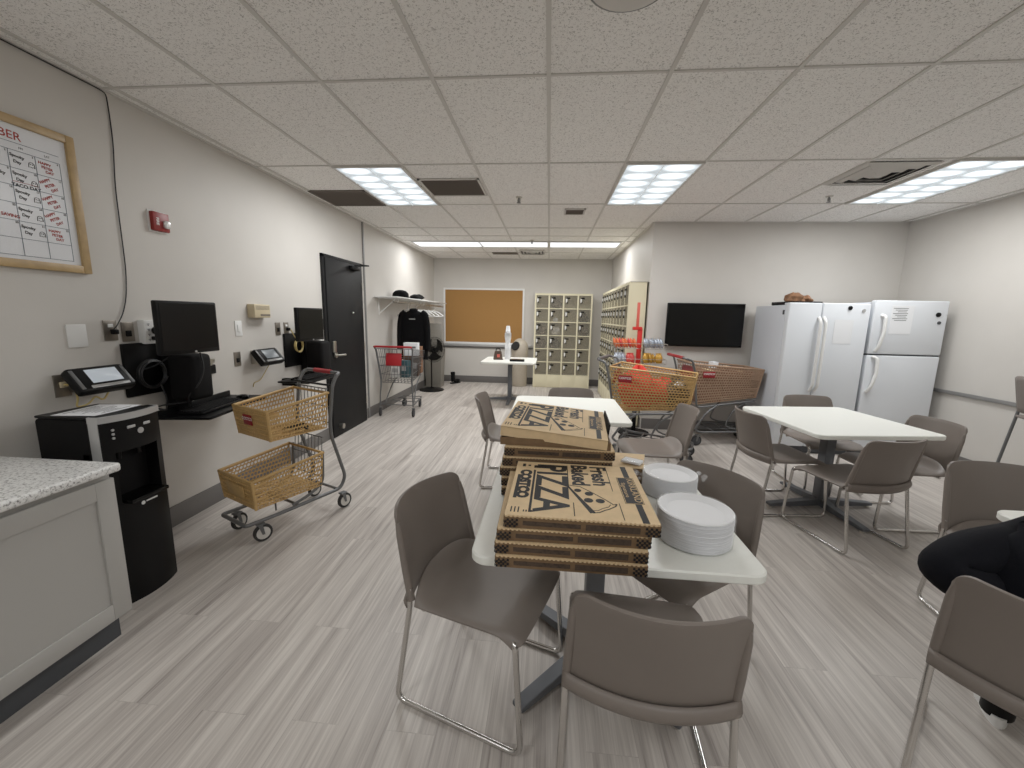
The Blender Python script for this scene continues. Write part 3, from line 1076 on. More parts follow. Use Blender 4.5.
def shaker(y0, y1, z0, z1, fr_=.075):
    d = MB()
    d.box((-.014, (y0 + y1) / 2, (z0 + z1) / 2), (.012, y1 - y0 - .02, z1 - z0 - .02))
    for (a, b, c_, e_) in ((y0, y0 + fr_, z0, z1), (y1 - fr_, y1, z0, z1)):
        d.box((-.0095, (a + b) / 2, (c_ + e_) / 2), (.021, b - a, e_ - c_), .002)
    for (c_, e_) in ((z0, z0 + fr_), (z1 - fr_, z1)):
        d.box((-.0095, (y0 + y1) / 2, (c_ + e_) / 2), (.021, y1 - y0 - 2 * fr_, e_ - c_), .002)
    d.build('panel_door', M['cab'], o)
shaker(-.63, -.002, .145, .775)
shaker(-1.27, -.64, .145, .775)
shaker(-1.91, -1.28, .145, .775)
o = thing('soap_bottle', 'small pale bottle top at the far left end of the counter', 'bottle', (-2.44, 1.485, ZC + .0005))
MB().lathe([(.0001, 0), (.03, 0), (.032, .01), (.032, .03), (.02, .045), (.016, .055)], seg=18).build('bottle', M['white'], o)
MB().lathe([(.018, .052), (.019, .075), (.0001, .078)], seg=14).build('cap', M['beige'], o)

o = thing('water_dispenser', 'black freestanding water dispenser beside the counter', 'water dispenser', (-2.06, 1.835, 0))
W2 = .148
body = MB()
def frontx(z):
    return 0.0
poly = [(-.40, -W2), (-.13, -W2), (-.13, W2), (-.40, W2)]
body.box((-.235, 0, .485), (.29, 2 * W2, .97), .018)
body.build('rear_body', M['blackmatte'], o)
# curved front
fp = []
n = 14
for k in range(n + 1):
    y = -W2 + 2 * W2 * k / n
    fp.append((-.035 + .035 * (1 - (y / W2) ** 2), y))
front = MB()
low = [(-.10, W2)] + [(-.10, -W2)] + fp
front.prism(low, .0, .54)
front.prism([(-.10, W2), (-.10, -W2)] + fp, .80, .955)
for s in (-1, 1):
    ysel = [p for p in fp if s * p[1] > W2 * .62]
    ysel = sorted(ysel, key=lambda p: p[1])
    front.prism([(-.14, ysel[-1][1]), (-.14, ysel[0][1])] + ysel, .54, .80)
front.box((-.12, 0, .67), (.03, 2 * W2 - .01, .27))
front.build('front_body', M['black'], o, smooth=30)
tp = MB()
tp.prism([(-.09, W2 + .004), (-.09, -W2 - .004)] + [(x + .004, y * 1.02) for x, y in fp], .955, .985)
tp.box((-.065, -W2 + .003, .76), (.05, .014, .42), .003); 
tp.box((-.065, W2 - .003, .76), (.05, .014, .42), .003)
tp.build('silver_trim', M['silver'], o, smooth=30)
MB().box((-.235, 0, .975), (.288, 2 * W2 - .01, .014), .006).build('top_cover', M['black'], o)
tf = MB(); tf.prism([(-.085, W2 - .006), (-.085, -W2 + .006)] + [(x - .012, y * .95) for x, y in fp], .985, .9865); tf.build('top_inlay', M['black'], o)
dr = MB()
dr.box((-.03, 0, .545), (.12, .20, .02), .004)
dr.build('drip_tray', M['blackgloss'], o)
for y in (-.05, .05):
    MB().cyl((-.07, y, .81), (-.07, y, .75), .014, .011, 12).build('spout', M['black'], o)
btn = MB()
for y in (-.105,):
    for z in (.915, .895, .875):
        btn.cyl((-.022, y, z), (-.014, y, z), .006, seg=10)
btn.box((-.001, -.03, .915), (.006, .04, .014), .003); btn.box((-.002, .05, .915), (.006, .035, .014), .003)
btn.cyl((-.006, .012, .885), (.003, .012, .885), .015, seg=18)
btn.build('control_buttons', M['silver'], o)
lg = MB()
lg.T = Matrix.Translation((.0025, .012, .507))
lg.lathe([(.006, 0), (.010, 0), (.010, .001), (.006, .001)], (0, 0, 0), 14, Matrix.Translation((-.0005, -.035, 0)) @ Matrix.Rotation(PI / 2, 4, 'Y'))
lg.box((-.001, .012, .002), (.002, .06, .007))
lg.build('logo_badge', M['white'], o)
# papers on the dispenser
for k, (x, y, a, lb) in enumerate(((-2.27, 1.84, 8, 'printed white sheet lying on top of the black water dispenser'),)):
    o = thing('paper_sheet', lb, 'paper', (x, y, .985 - .0025), R(a))
    MB().box((0, 0, .001), (.215, .25, .0015)).build('sheet', M['paper'], o)
    g = MB()
    for q in range(9):
        g.box((-.08 + q * .02, -.01 + .01 * (q % 3), .002), (.006, .17 - .03 * (q % 4), .0004))
    g.build('printed_lines', M['steelgrey'], o)

# ------------------------------------------------------------------ left wall
WT = Matrix(((0, 0, 1, 0), (1, 0, 0, 0), (0, 1, 0, 0), (0, 0, 0, 1)))   # text x -> +y, text y -> +z, facing +x
def wallT(x, y, z, rot=0.0, sx=1, sy=1):
    return Matrix.Translation((x, y, z)) @ WT @ Matrix.Rotation(rot, 4, 'Z') @ Matrix.Diagonal((sx, sy, 1, 1))

# calendar whiteboard (right edge y 2.13)
o = thing('calendar_whiteboard', 'oak framed calendar whiteboard with red and black marker writing', 'whiteboard', (XL - .001, 1.62, 2.03))
BY, BZ = 1.02, .70
f = MB()
w = .040
for s in (-1, 1):
    f.box((.014, s * (BY / 2 - w / 2), 0), (.028, w, BZ), .004)
    f.box((.014, 0, s * (BZ / 2 - w / 2)), (.028, BY - 2 * w, w), .004)
f.build('frame', M['wood'], o)
MB().box((.008, 0, 0), (.012, BY - 2 * w + .004, BZ - 2 * w + .004)).build('writing_surface', M['board'], o)
g = MB()
gy1 = BY / 2 - w - .035
cw, rh = .104, .081
zt = .195
xs_ = .0148
for k in range(8):
    g.box((xs_, gy1 - k * cw, zt - 3 * rh), (.0006, .0022, 6 * rh))
for k in range(7):
    g.box((xs_, gy1 - 3.5 * cw, zt - k * rh), (.0006, 7 * cw, .0022))
g.box((xs_, gy1 - 3.5 * cw, zt + .035), (.0006, 7 * cw, .002))
g.build('calendar_grid', M['inkblue'], o, smooth=0)
r_ = MB(); k_ = MB()
r_.text('OCTOBER', .052, wallT(xs_, gy1 - 1.62 * cw - .10, zt + .068, -.04), .0004)
for q, dname in enumerate(('SAT', 'FRI', 'THU')):
    k_.text(dname, .014, wallT(xs_, gy1 - (q + .5) * cw, zt + .016))
def ghost(cy, cz, s):
    P = []
    for a in range(9):
        th = PI * a / 8
        P.append((xs_, cy + s * math.cos(th), cz + s * math.sin(th)))
    P = [(xs_, cy + s * 1.1, cz - s * 1.2)] + P + [(xs_, cy - s * 1.1, cz - s * 1.2), (xs_, cy - s * .4, cz - s * .9), (xs_, cy + .1 * s, cz - s * 1.2), (xs_, cy + .6 * s, cz - s * .9)]
    k_.tube(P, .0012, 4, closed=True)
    for sy in (-.35, .35):
        k_.ball((xs_, cy + sy * s, cz + .1 * s), .0022, 6, 4)
for row in range(5):
    cz = zt - (row + .5) * rh
    yc = gy1 - 1.5 * cw
    k_.text('Spooky', .0185, wallT(xs_, yc - .020, cz + .016, -.1), .0007)
    k_.text('Day', .0185, wallT(xs_, yc - .022, cz - .010, -.1), .0007)
    ghost(yc + .034, cz - .005 - .006 * (row % 2), .011)
    k_.text(str(3 + 7 * row), .013, wallT(xs_, gy1 - cw - .010, zt - row * rh - .009), .0004)
    k_.text(str(4 + 7 * row), .013, wallT(xs_, gy1 - .010, zt - row * rh - .009), .0004)
    k_.text(str(2 + 7 * row), .013, wallT(xs_, gy1 - 2 * cw - .010, zt - row * rh - .009), .0004)
k_.text('TACO DAY', .026, wallT(xs_, gy1 - 1.5 * cw, zt - 2 * rh + .004, 0, .86, .8), .0010)
r_.box((xs_, gy1 - 1.5 * cw, zt - 2 * rh + .020), (.0006, cw, .002))
for row, rot in ((0, -.08), (1, .5), (2, .5), (3, .5), (4, -.05)):
    cz = zt - (row + .5) * rh
    yc = gy1 - .5 * cw
    for q, wd in enumerate(('HAPPY', 'PETER', 'DAY')):
        off = (.018 - .019 * q)
        r_.text(wd, .0175, wallT(xs_, yc - .006 - math.sin(rot) * off + .01 * (q - 1), cz + math.cos(rot) * off, rot), .0007)
r_.text('DAY SAVING', .020, wallT(xs_, gy1 - 2.5 * cw, zt - 3.75 * rh, -.05), .0007)
k_.text('Spooky', .02, wallT(xs_, gy1 - 2.5 * cw, zt - 1.4 * rh, -.1), .0006)
r_.build('red_lettering', M['inkred'], o, smooth=0, recalc=False)
k_.build('black_lettering', M['inkblack'], o, smooth=0, recalc=False)

# black cable hanging from the ceiling to the outlet
P = [(XL + .012, 1.55, H - .015), (XL + .012, 2.30, H - .015), (XL + .012, 2.345, H - .02), (XL + .006, 2.355, 2.62), (XL + .006, 2.357, 2.45), (XL + .006, 2.335, 2.2), (XL + .006, 2.335, 1.98), (XL + .006, 2.335, 1.72), (XL + .006, 2.315, 1.56), (XL + .008, 2.28, 1.46), (XL + .018, 2.225, 1.39), (XL + .02, 2.20, 1.37)]
tag(MB().tube(bend(P, .08, 4), .0032, 8).build('hanging_cable', M['cable'], smooth=60), 'thin black cable hanging down the left wall from the ceiling corner', 'cable')
# fire alarm
o = thing('fire_alarm', 'red fire alarm strobe on the left wall', 'fire alarm', (XL - .001, 2.585, 2.055))
MB().box((.0032, 0, 0), (.006, .135, .135), .002).build('back_plate', M['white'], o)
MB().box((.018, 0, 0), (.028, .115, .118), .006).build('housing', M['fire'], o)
mb = MB(); mb.box((.038, .03, -.012), (.028, .044, .05), .012, seg=3); mb.build('strobe_lens', M['glass'], o)
MB().text('FIRE', .026, wallT(.0325, -.028, 0, -PI / 2), .0006).build('lettering', M['white'], o, smooth=0, recalc=False)
# plates
def plate(name, label, cat, y, z, sy, sz, m, group=None, extra=None):
    o = thing(name, label, cat, (XL - .001, y, z), 0, group)
    MB().box((.004, 0, 0), (.007, sy, sz), .0025).build('cover_plate', m, o)
    if extra:
        extra(o)
    return o
def rocker(o):
    MB().box((.009, 0, 0), (.006, .03, .06), .002).build('rocker', M['white'], o)
def duplex(o):
    g = MB()
    for s in (-1, 1):
        g.box((.0085, 0, s * .02), (.004, .03, .026), .004)
    g.build('receptacle', M['white'], o)
def darkport(o):
    MB().box((.009, 0, -.01), (.006, .034, .036), .004).build('port', M['blackmatte'], o)
plate('blank_plate', 'white blank wall plate under the calendar whiteboard', 'wall plate', 2.025, 1.343, .095, .125, M['white'])
def out_plug(o):
    MB().box((.0085, 0, .028), (.004, .03, .02), .003).build('receptacle', M['white'], o)
    MB().box((.02, .01, -.008), (.03, .03, .03), .006).build('plug', M['black'], o)
plate('wall_outlet', 'steel wall outlet where the hanging black cable plugs in', 'outlet', 2.20, 1.367, .075, .118, M['plateSteel'], None, out_plug)
plate('wall_outlet', 'second steel wall outlet just left of the white adaptor', 'outlet', 2.30, 1.355, .075, .118, M['plateSteel'], None, darkport)
o = thing('outlet_adaptor', 'white multi-socket outlet adaptor above the black cable coil', 'adaptor', (XL - .001, 2.415, 1.352))
MB().box((.025, 0, 0), (.05, .105, .15), .008).build('housing', M['white'], o)
g = MB()
for yy in (-.025, .02):
    for q in range(4):
        g.box((.0505, yy, .05 - q * .032), (.002, .016, .004)); g.box((.0505, yy, .042 - q * .032), (.002, .005, .005))
g.build('sockets', M['gasket'], o)
MB().box((.06, .0, -.04), (.03, .028, .025), .006).build('plug', M['black'], o)

def time_clock(y, z, label, lcd):
    o = thing('time_clock', label, 'time clock', (XL - .001, y, z), 0, None)
    MB().box((.03, 0, 0), (.06, .16, .12), .006).build('wall_bracket', M['steel'], o)
    b = MB()
    b.T = Matrix.Translation((.105, 0, 0)) @ Euler((0, R(-38), 0)).to_matrix().to_4x4()
    b.box((0, 0, 0), (.055, .285, .155), .016, seg=3)
    b.build('housing', M['black'], o)
    s = MB(); s.T = b.T
    s.box((.028, .012, .012), (.003, .16, .085), .002)
    s.build('display', lcd, o)
    s = MB(); s.T = b.T
    s.box((.027, .012, -.052), (.006, .20, .018), .003)
    s.build('silver_strip', M['silver'], o)
    for q in (-1, 1):
        s = MB(); s.T = b.T
        s.box((.0275, q * .128, 0), (.004, .018, .12), .002)
        s.build('side_trim', M['steelgrey'], o)
    return o
time_clock(2.025, 1.105, 'black touchscreen time clock above the water dispenser, lit pale display', M['lcd'])
time_clock(3.40, 1.10, 'black touchscreen time clock farther along the wall, grey display', M['lcddim'])
def jack(o):
    MB().box((.012, 0, .005), (.014, .03, .03), .003).build('jack', M['beige'], o)
plate('wall_outlet', 'steel data outlet left of the nearer time clock with yellow cable', 'outlet', 1.92, 1.085, .075, .12, M['plateSteel'], None, jack)
P = [(XL + .002, 1.92, 1.09), (XL + .05, 1.922, 1.09), (XL + .06, 1.93, 1.08), (XL + .06, 1.94, 1.01), (XL + .05, 1.93, .965), (XL + .08, 1.97, .975), (XL + .09, 2.0, 1.02), (XL + .10, 2.03, .985), (XL + .12, 2.05, 1.04)]
tag(MB().tube(bend(P, .04, 4), .0048, 8).build('data_cable', M['yellowcable'], smooth=60), 'yellow data cable looping below the nearer time clock', 'cable')
plate('wall_outlet', 'steel data outlet left of the farther time clock', 'outlet', 3.165, 1.10, .07, .118, M['plateSteel'], None, darkport)
P = [(XL + .09, 3.43, 1.03), (XL + .03, 3.44, .95), (XL + .012, 3.40, .885), (XL + .003, 3.33, .875), (XL + .003, 3.32, .84)]
tag(MB().tube(bend(P, .04, 4), .0035, 6).build('loose_wire', M['yellowcable'], smooth=60), 'short loose wire dangling under the farther time clock', 'cable')
plate('light_switch', 'white wall switch under the beige thermostat', 'switch', 3.205, 1.352, .075, .125, M['white'], None, rocker)
o = thing('thermostat', 'beige box thermostat on the left wall', 'thermostat', (XL - .001, 3.425, 1.497))
MB().box((.035, 0, 0), (.07, .20, .115), .006).build('housing', M['beige'], o)
g = MB()
for q in range(4):
    g.box((.0705, 0, .042 - q * .009), (.002, .17, .003))
g.box((.0705, .03, -.034), (.003, .12, .014))
g.build('slots', M['vent'], o)
plate('wall_outlet', 'steel outlet left of the farther monitor', 'outlet', 3.705, 1.335, .07, .118, M['plateSteel'], None, darkport)
plate('wall_outlet', 'steel outlet with plug just behind the farther monitor', 'outlet', 3.83, 1.335, .07, .118, M['plateSteel'], None, out_plug)

def monitor(x, y, z, label, rz, w=.40, h=.315):
    o = thing('monitor', label, 'monitor', (x, y, z), rz)
    MB().box((-.02, 0, 0), (.035, w, h), .008).build('bezel', M['black'], o)
    MB().box((-.0015, 0, .006), (.003, w - .03, h - .04)).build('screen', M['screen'], o)
    MB().box((-.06, 0, .0), (.06, w * .6, h * .6), .02).build('rear_cover', M['blackmatte'], o)
    MB().box((-.001, .02, -h / 2 + .010), (.003, .014, .010), .001).build('logo_badge', M['silver'], o)
    return o
monitor(-2.185, 2.345, 1.388, 'black computer monitor on the left wall above the keyboard tray', R(-3))
monitor(-2.185, 3.64, 1.385, 'farther black computer monitor beside the black door', R(-2), .39, .30)

def workstation(y, label, tray=True, sheet=False):
    o = thing('monitor_mount', label, 'wall mount', (XL - .001, y, 0))
    MB().box((.012, -.01, 1.12), (.022, .30, .33), .004).build('wall_plate', M['black'], o)
    MB().box((.05, .15, 1.13), (.06, .15, .60), .008).build('track', M['blackmatte'], o)
    a = MB()
    a.tube(bend([(.06, .02, 1.36), (.17, .02, 1.36), (.25, .02, 1.38)], .04), .024, 12)
    a.box((.275, .02, 1.38), (.03, .12, .12), .01)
    a.build('swing_arm', M['black'], o)
    c = MB()
    c.box((.21, .09, 1.06), (.18, .17, .30), .03, seg=3)
    c.box((.17, .06, .90), (.06, .06, .16), .012)
    c.build('computer_holder', M['blackmatte'], o)
    return o
workstation(2.40, 'black wall plate and swing arm behind the nearer monitor')
workstation(3.93, 'black wall plate and arm behind the farther monitor', False)
o = thing('side_bracket', 'small black bracket with steel knob right of the nearer monitor', 'bracket', (XL - .001, 2.78, 1.05))
MB().box((.010, .03, 0), (.02, .22, .07), .006).build('bracket_plate', M['black'], o)
k = MB(); k.cyl((.02, .03, .065), (.07, .03, .065), .032, .028, 18); k.box((.03, .05, .07), (.03, .12, .04), .008)
k.build('knob', M['steel'], o)
# cable coils
def coil(name, c, r, n, label, m, wr):
    P = []
    for q in range(n * 20):
        a = 2 * PI * q / 20
        P.append((c[0] + .004 * (q / 20.0) + .003 * math.sin(a * 1.7), c[1] + r * (1 + .05 * math.sin(a * .37)) * math.cos(a), c[2] + r * (1 + .06 * math.cos(a * .29)) * math.sin(a)))
    tag(MB().tube(P, wr, 6).build(name, m, smooth=60), label, 'cable')
coil('cable_coil', (XL + .06, 2.36, 1.09), .085, 6, 'coiled black cable hanging below the white adaptor', M['cable'], .006)
coil('cable_coil', (XL + .06, 3.92, 1.16), .06, 4, 'coiled yellow cable beside the farther monitor', M['yellowcable'], .006)
P = [(XL + .07, 2.42, 1.31), (XL + .10, 2.46, 1.28), (XL + .11, 2.47, 1.20), (XL + .08, 2.38, 1.14), (XL + .06, 2.30, 1.12)]
tag(MB().tube(bend(P, .05, 4), .0045, 7).build('power_cord', M['cable'], smooth=60), 'black power cord running from the white adaptor down to the coil', 'cable')
P = [(XL + .05, 3.83, 1.325), (XL + .06, 3.86, 1.26), (XL + .06, 3.93, 1.20)]
tag(MB().tube(bend(P, .05, 4), .005, 7).build('power_cord', M['yellowcable'], smooth=60), 'yellow cord from the outlet to the farther coil', 'cable')
for k, (pts, lb) in enumerate((
        ([(XL + .10, 2.38, 1.02), (XL + .12, 2.39, .92), (XL + .14, 2.36, .885), (XL + .2, 2.30, .875), (XL + .22, 2.26, .885), (XL + .18, 2.24, .90), (XL + .16, 2.32, .90), (XL + .24, 2.44, .90)], 'looped black cable lying behind the keyboard tray'),
        ([(XL + .30, 2.48, 1.22), (XL + .33, 2.47, 1.12), (XL + .31, 2.44, 1.02), (XL + .26, 2.40, .95), (XL + .24, 2.42, .87)], 'black cable hanging under the nearer monitor'))):
    tag(MB().tube(bend(pts, .05, 4), .0055, 7).build('loose_cable', M['cable'], smooth=60), lb, 'cable')
# keyboard tray and keyboard
o = thing('keyboard_tray', 'black wall-hung keyboard tray below the nearer monitor', 'keyboard tray', (-2.30, 2.62, .815), R(9))
t_ = MB()
poly = []
for k in range(7):
    a = PI / 2 * k / 6
    poly.append((.05 + .10 * math.cos(a), .34 + .08 * math.sin(a)))
poly += [(-.17, .42), (-.17, -.33), (.15, -.33)]
t_.prism(poly, 0, .016)
t_.build('tray', M['black'], o, smooth=30)
MB().box((-.165, .045, .028), (.016, .74, .05), .004).build('back_lip', M['black'], o)
MB().box((.155, 0, .008), (.016, .66, .012), .004).build('wrist_edge', M['blackmatte'], o)
a = MB(); a.box((-.15, .02, -.04), (.16, .06, .07), .008); a.build('support_arm', M['blackmatte'], o)
o = thing('keyboard', 'black keyboard on the wall-hung tray', 'keyboard', (-2.29, 2.565, .832), R(9))
MB().box((0, 0, .010), (.16, .44, .018), .005).build('case', M['black'], o)
g = MB()
for i in range(6):
    for j in range(20):
        g.box((-.062 + i * .0235, -.205 + j * .0215, .022), (.018, .017, .009), .0025, seg=1)
kk = g.build('keys', M['blackmatte'], o, smooth=0)
o = thing('computer_mouse', 'black mouse at the far end of the keyboard tray', 'mouse', (-2.33, 2.90, .832), R(20))
MB().ball((0, 0, .012), .03, 14, 8, (1.6, 1, .62)).build('body', M['blackgloss'], o)
# second station: tray and white paper box
o = thing('keyboard_tray', 'black tray of the farther workstation behind the two-tier cart', 'keyboard tray', (-2.30, 3.74, .86), R(0))
MB().box((0, 0, 0), (.30, .52, .018), .006).build('tray', M['black'], o)
MB().box((-.19, 0, -.04), (.155, .06, .07), .006).build('support_arm', M['blackmatte'], o)
o = thing('keyboard', 'black keyboard on the farther workstation tray', 'keyboard', (-2.28, 3.74, .8695), R(0))
MB().box((0, 0, .010), (.15, .42, .018), .005).build('case', M['black'], o)
g = MB()
for i in range(5):
    for j in range(16):
        g.box((-.055 + i * .027, -.19 + j * .025, .021), (.021, .020, .007), .002, seg=1)
g.build('keys', M['blackmatte'], o, smooth=0)
o = thing('paper_holder', 'tall white wall panel between the farther monitor and the black door', 'wall panel', (XL - .001, 4.37, 1.0))
MB().box((.0105, 0, 0), (.022, .20, .38), .004).build('panel', M['white'], o)
g = MB()
g.box((.024, -.01, .15), (.001, .07, .008)); g.box((.024, -.01, .135), (.001, .05, .005))
g.build('printed_lines', M['steelgrey'], o)

# ------------------------------------------------------------------ shopping carts
def wheel(mb_name, parent, x, y, r=.058, w=.026, yaw=0.0, fork=M['steelgrey'], hub=M['hub']):
    c = bpy.data.objects.new
    f = MB()
    f.T = Matrix.Translation((x, y, 0)) @ Matrix.Rotation(yaw, 4, 'Z')
    f.box((0, .012, r * 2 + .006), (.04, .05, .008), .002)
    for s in (-1, 1):
        f.add([(s * .019, -.008, r - .008), (s * .019, .008, r - .008), (s * .019, .030, r * 2 + .004), (s * .019, .002, r * 2 + .004)], [(0, 1, 2, 3)])
    fo = f.build('caster', fork, parent, smooth=0, solid=.003)
    q = MB()
    q.T = f.T @ Matrix.Translation((0, 0, r)) @ Matrix.Rotation(PI / 2, 4, 'Y')
    q.lathe([(r * .72, -w / 2), (r * .93, -w / 2), (r, -w * .3), (r, w * .3), (r * .93, w / 2), (r * .72, w / 2)], seg=22, ring=True)
    q.build('tyre', M['rubber'], fo, smooth=40)
    h = MB(); h.T = q.T
    h.lathe([(.0001, -w * .5), (.010, -w * .56), (.014, -w * .50), (r * .74, -w * .48), (r * .74, w * .48), (.014, w * .50), (.010, w * .56), (.0001, w * .5)], seg=20)
    h.build('wheel_hub', hub, fo, smooth=40)
def basket(parent, yr, yf, zbr, zbf, ztr, ztf, wr, wf, br, bf, m, nu, nv, inset=(.04, .02), rear=True, hole=.7, name='basket'):
    """open-top plastic basket: half widths at top (wr, wf) and bottom (br, bf)"""
    b = MB()
    TR, TF = (wr, yr, ztr), (wf, yf, ztf)
    BRr, BFf = (br, yr + inset[1], zbr), (bf, yf - inset[0], zbf)
    mir = lambda p: (-p[0], p[1], p[2])
    b.perf(BRr, BFf, TF, TR, nu, nv, hole)
    b.perf(mir(BRr), mir(BFf), mir(TF), mir(TR), nu, nv, hole)
    nf = max(5, int(nu * (2 * wf) / (yf - yr)))
    # front: solid corners with ribs and a holed centre
    def fr_(u, v):
        w0 = bf + (wf - bf) * v
        return ((2 * u - 1) * w0, yf - inset[0] * (1 - v), zbf + (ztf - zbf) * v)
    b.perf(fr_(.0, 0), fr_(1, 0), fr_(1, 1), fr_(0, 1), nf, nv, hole * .35)
    if rear:
        b.perf(BRr, mir(BRr), mir(TR), TR, nf, nv, hole)
    b.perf(BRr, BFf, mir(BFf), mir(BRr), nu, nf, hole)
    o = b.build(name, m, parent, smooth=0, solid=.0045)
    rm = MB()
    rm.tube([TR, TF, mir(TF), mir(TR)], .011, 8, closed=True)
    rm.build('rim', m, o, smooth=60)
    for s in (-1, 1):
        cn = MB()
        for k in range(1, 6):
            v = k / 6
            a = Vector(fr_(1 if s > 0 else 0, v))
            bb = Vector(fr_(.62 if s > 0 else .38, v))
            q = Vector((s * (br + (wr - br) * v), yr + inset[1] * (1 - v), zbr + (ztr - zbr) * v))
            cc = a + (q - a) * .17
            cn.tube([bb + Vector((0, .004, 0)), a + Vector((s * .002, .004, 0)), cc + Vector((s * .004, 0, 0))], .0065, 6)
        cn.tube([fr_(1 if s > 0 else 0, 0), fr_(1 if s > 0 else 0, 1)], .010, 8)
        cn.build('corner_ribs', m, o, smooth=60)
    return o
def placard(parent, p, rz, tilt, w, h, txt):
    T = Matrix.Translation(p) @ Matrix.Rotation(rz, 4, 'Z') @ Matrix.Rotation(tilt, 4, 'X')
    b = MB(); b.T = T
    b.box((0, 0, 0), (w, .005, h), .0015)
    po = b.build('placard', M['redtag'], parent)
    po['label'] = 'red placard'
    l = MB()
    l.text(txt, h * .42, T @ Matrix.Translation((0, -.0032, h * .1)) @ Matrix.Rotation(PI / 2, 4, 'X'), .0006)
    l.box((0, 0, 0), (.001, .001, .001)) if False else None
    l.build('lettering', M['white'], po, smooth=0, recalc=False)

# two-tier cart (near, left)
o = thing('two_tier_cart', 'small grey shopping cart with two tan woven-look plastic baskets', 'shopping cart', (-1.835, 2.68, 0), R(-115 - 90))
b1 = basket(o, -.19, .245, .665, .665, .925, .862, .205, .198, .185, .186, M['tan'], 19, 8, (.02, .01), rear=False, hole=.84)
b2 = basket(o, -.125, .37, .245, .245, .495, .435, .205, .198, .185, .186, M['tan'], 20, 8, (.02, .01), rear=False, hole=.84)
placard(o, (0.03, .247, .785), PI, R(6), .10, .07, 'COSTCO')
MB().box((0, .372, .35), (.20, .006, .085), .002, rot=(R(-6), 0, 0)).build('front_panel', M['tan'], o)
for s in (-1, 1):
    f = MB()
    f.tube(bend([(s * .195, -.28, 1.045), (s * .2, -.235, .98), (s * .197, -.20, .70), (s * .197, -.205, .60), (s * .19, -.315, .25), (s * .185, -.27, .165), (s * .155, .20, .145), (s * .15, .36, .145)], .06, 5), .0125, 10)
    f.tube(bend([(s * .18, -.14, .50), (s * .18, -.13, .26), (s * .17, -.02, .20), (s * .165, .10, .175)], .05, 5), .010, 8)
    f.build('side_frame', M['steelgrey'], o, smooth=60)
c = MB()
c.tube(bend([(-.15, .34, .145), (-.15, .40, .145), (.15, .40, .145), (.15, .34, .145)], .04, 5), .013, 10)
c.tube([(-.17, .05, .15), (.17, .05, .15)], .010, 8); c.tube([(-.185, -.25, .165), (.185, -.25, .165)], .010, 8)
c.tube([(.10, .18, .15), (.10, .18, .245)], .006, 6); c.tube([(-.10, .18, .15), (-.10, .18, .245)], .006, 6)
c.build('lower_frame', M['steelgrey'], o, smooth=60)
h = MB()
h.tube(bend([(-.195, -.275, 1.04), (-.185, -.305, 1.055), (.185, -.305, 1.055), (.195, -.275, 1.04)], .03, 5), .013, 10)
h.build('push_bar', M['steelgrey'], o, smooth=60)
MB().tube([(-.10, -.306, 1.056), (.10, -.306, 1.056)], .0165, 12).build('handle_grip', M['red'], o, smooth=60)
g = MB()
for k in range(9):
    x = -.17 + .34 * k / 8
    g.tube([(x, -.195, .68), (x, -.20, .95)], .003, 5)
    g.tube([(x * .95, -.13, .29), (x * .95, -.155, .60)], .003, 5)
for z in (.70, .82, .95):
    g.tube([(-.19, -.20, z), (.19, -.20, z)], .004, 6)
for z in (.30, .45, .60):
    g.tube([(-.18, -.135 - .03 * (z - .3), z), (.18, -.135 - .03 * (z - .3), z)], .004, 6)
g.build('wire_back', M['steelgrey'], o, smooth=0)
MB().box((0, -.215, .975), (.31, .11, .014), .006, rot=(R(14), 0, 0)).build('child_shelf', M['black'], o)
for x, y, yaw in ((.145, .30, .25), (-.145, .30, -.2), (.185, -.30, .05), (-.185, -.30, 0)):
    wheel('caster', o, x, y, .058, .026, yaw)
# items in the upper basket: a loose dark chain-like heap
tag(MB().tube([(-1.80 + .05 * math.cos(a * 1.9) + .01 * a, 2.66 + .05 * math.sin(a * 2.3), .690 + .010 * (1 + math.sin(a * 3.1))) for a in [q * .28 for q in range(40)]], .006, 6).build('tangled_cable', M['cable'], smooth=60), 'dark tangled cord lying in the upper tan basket of the near cart', 'cord')

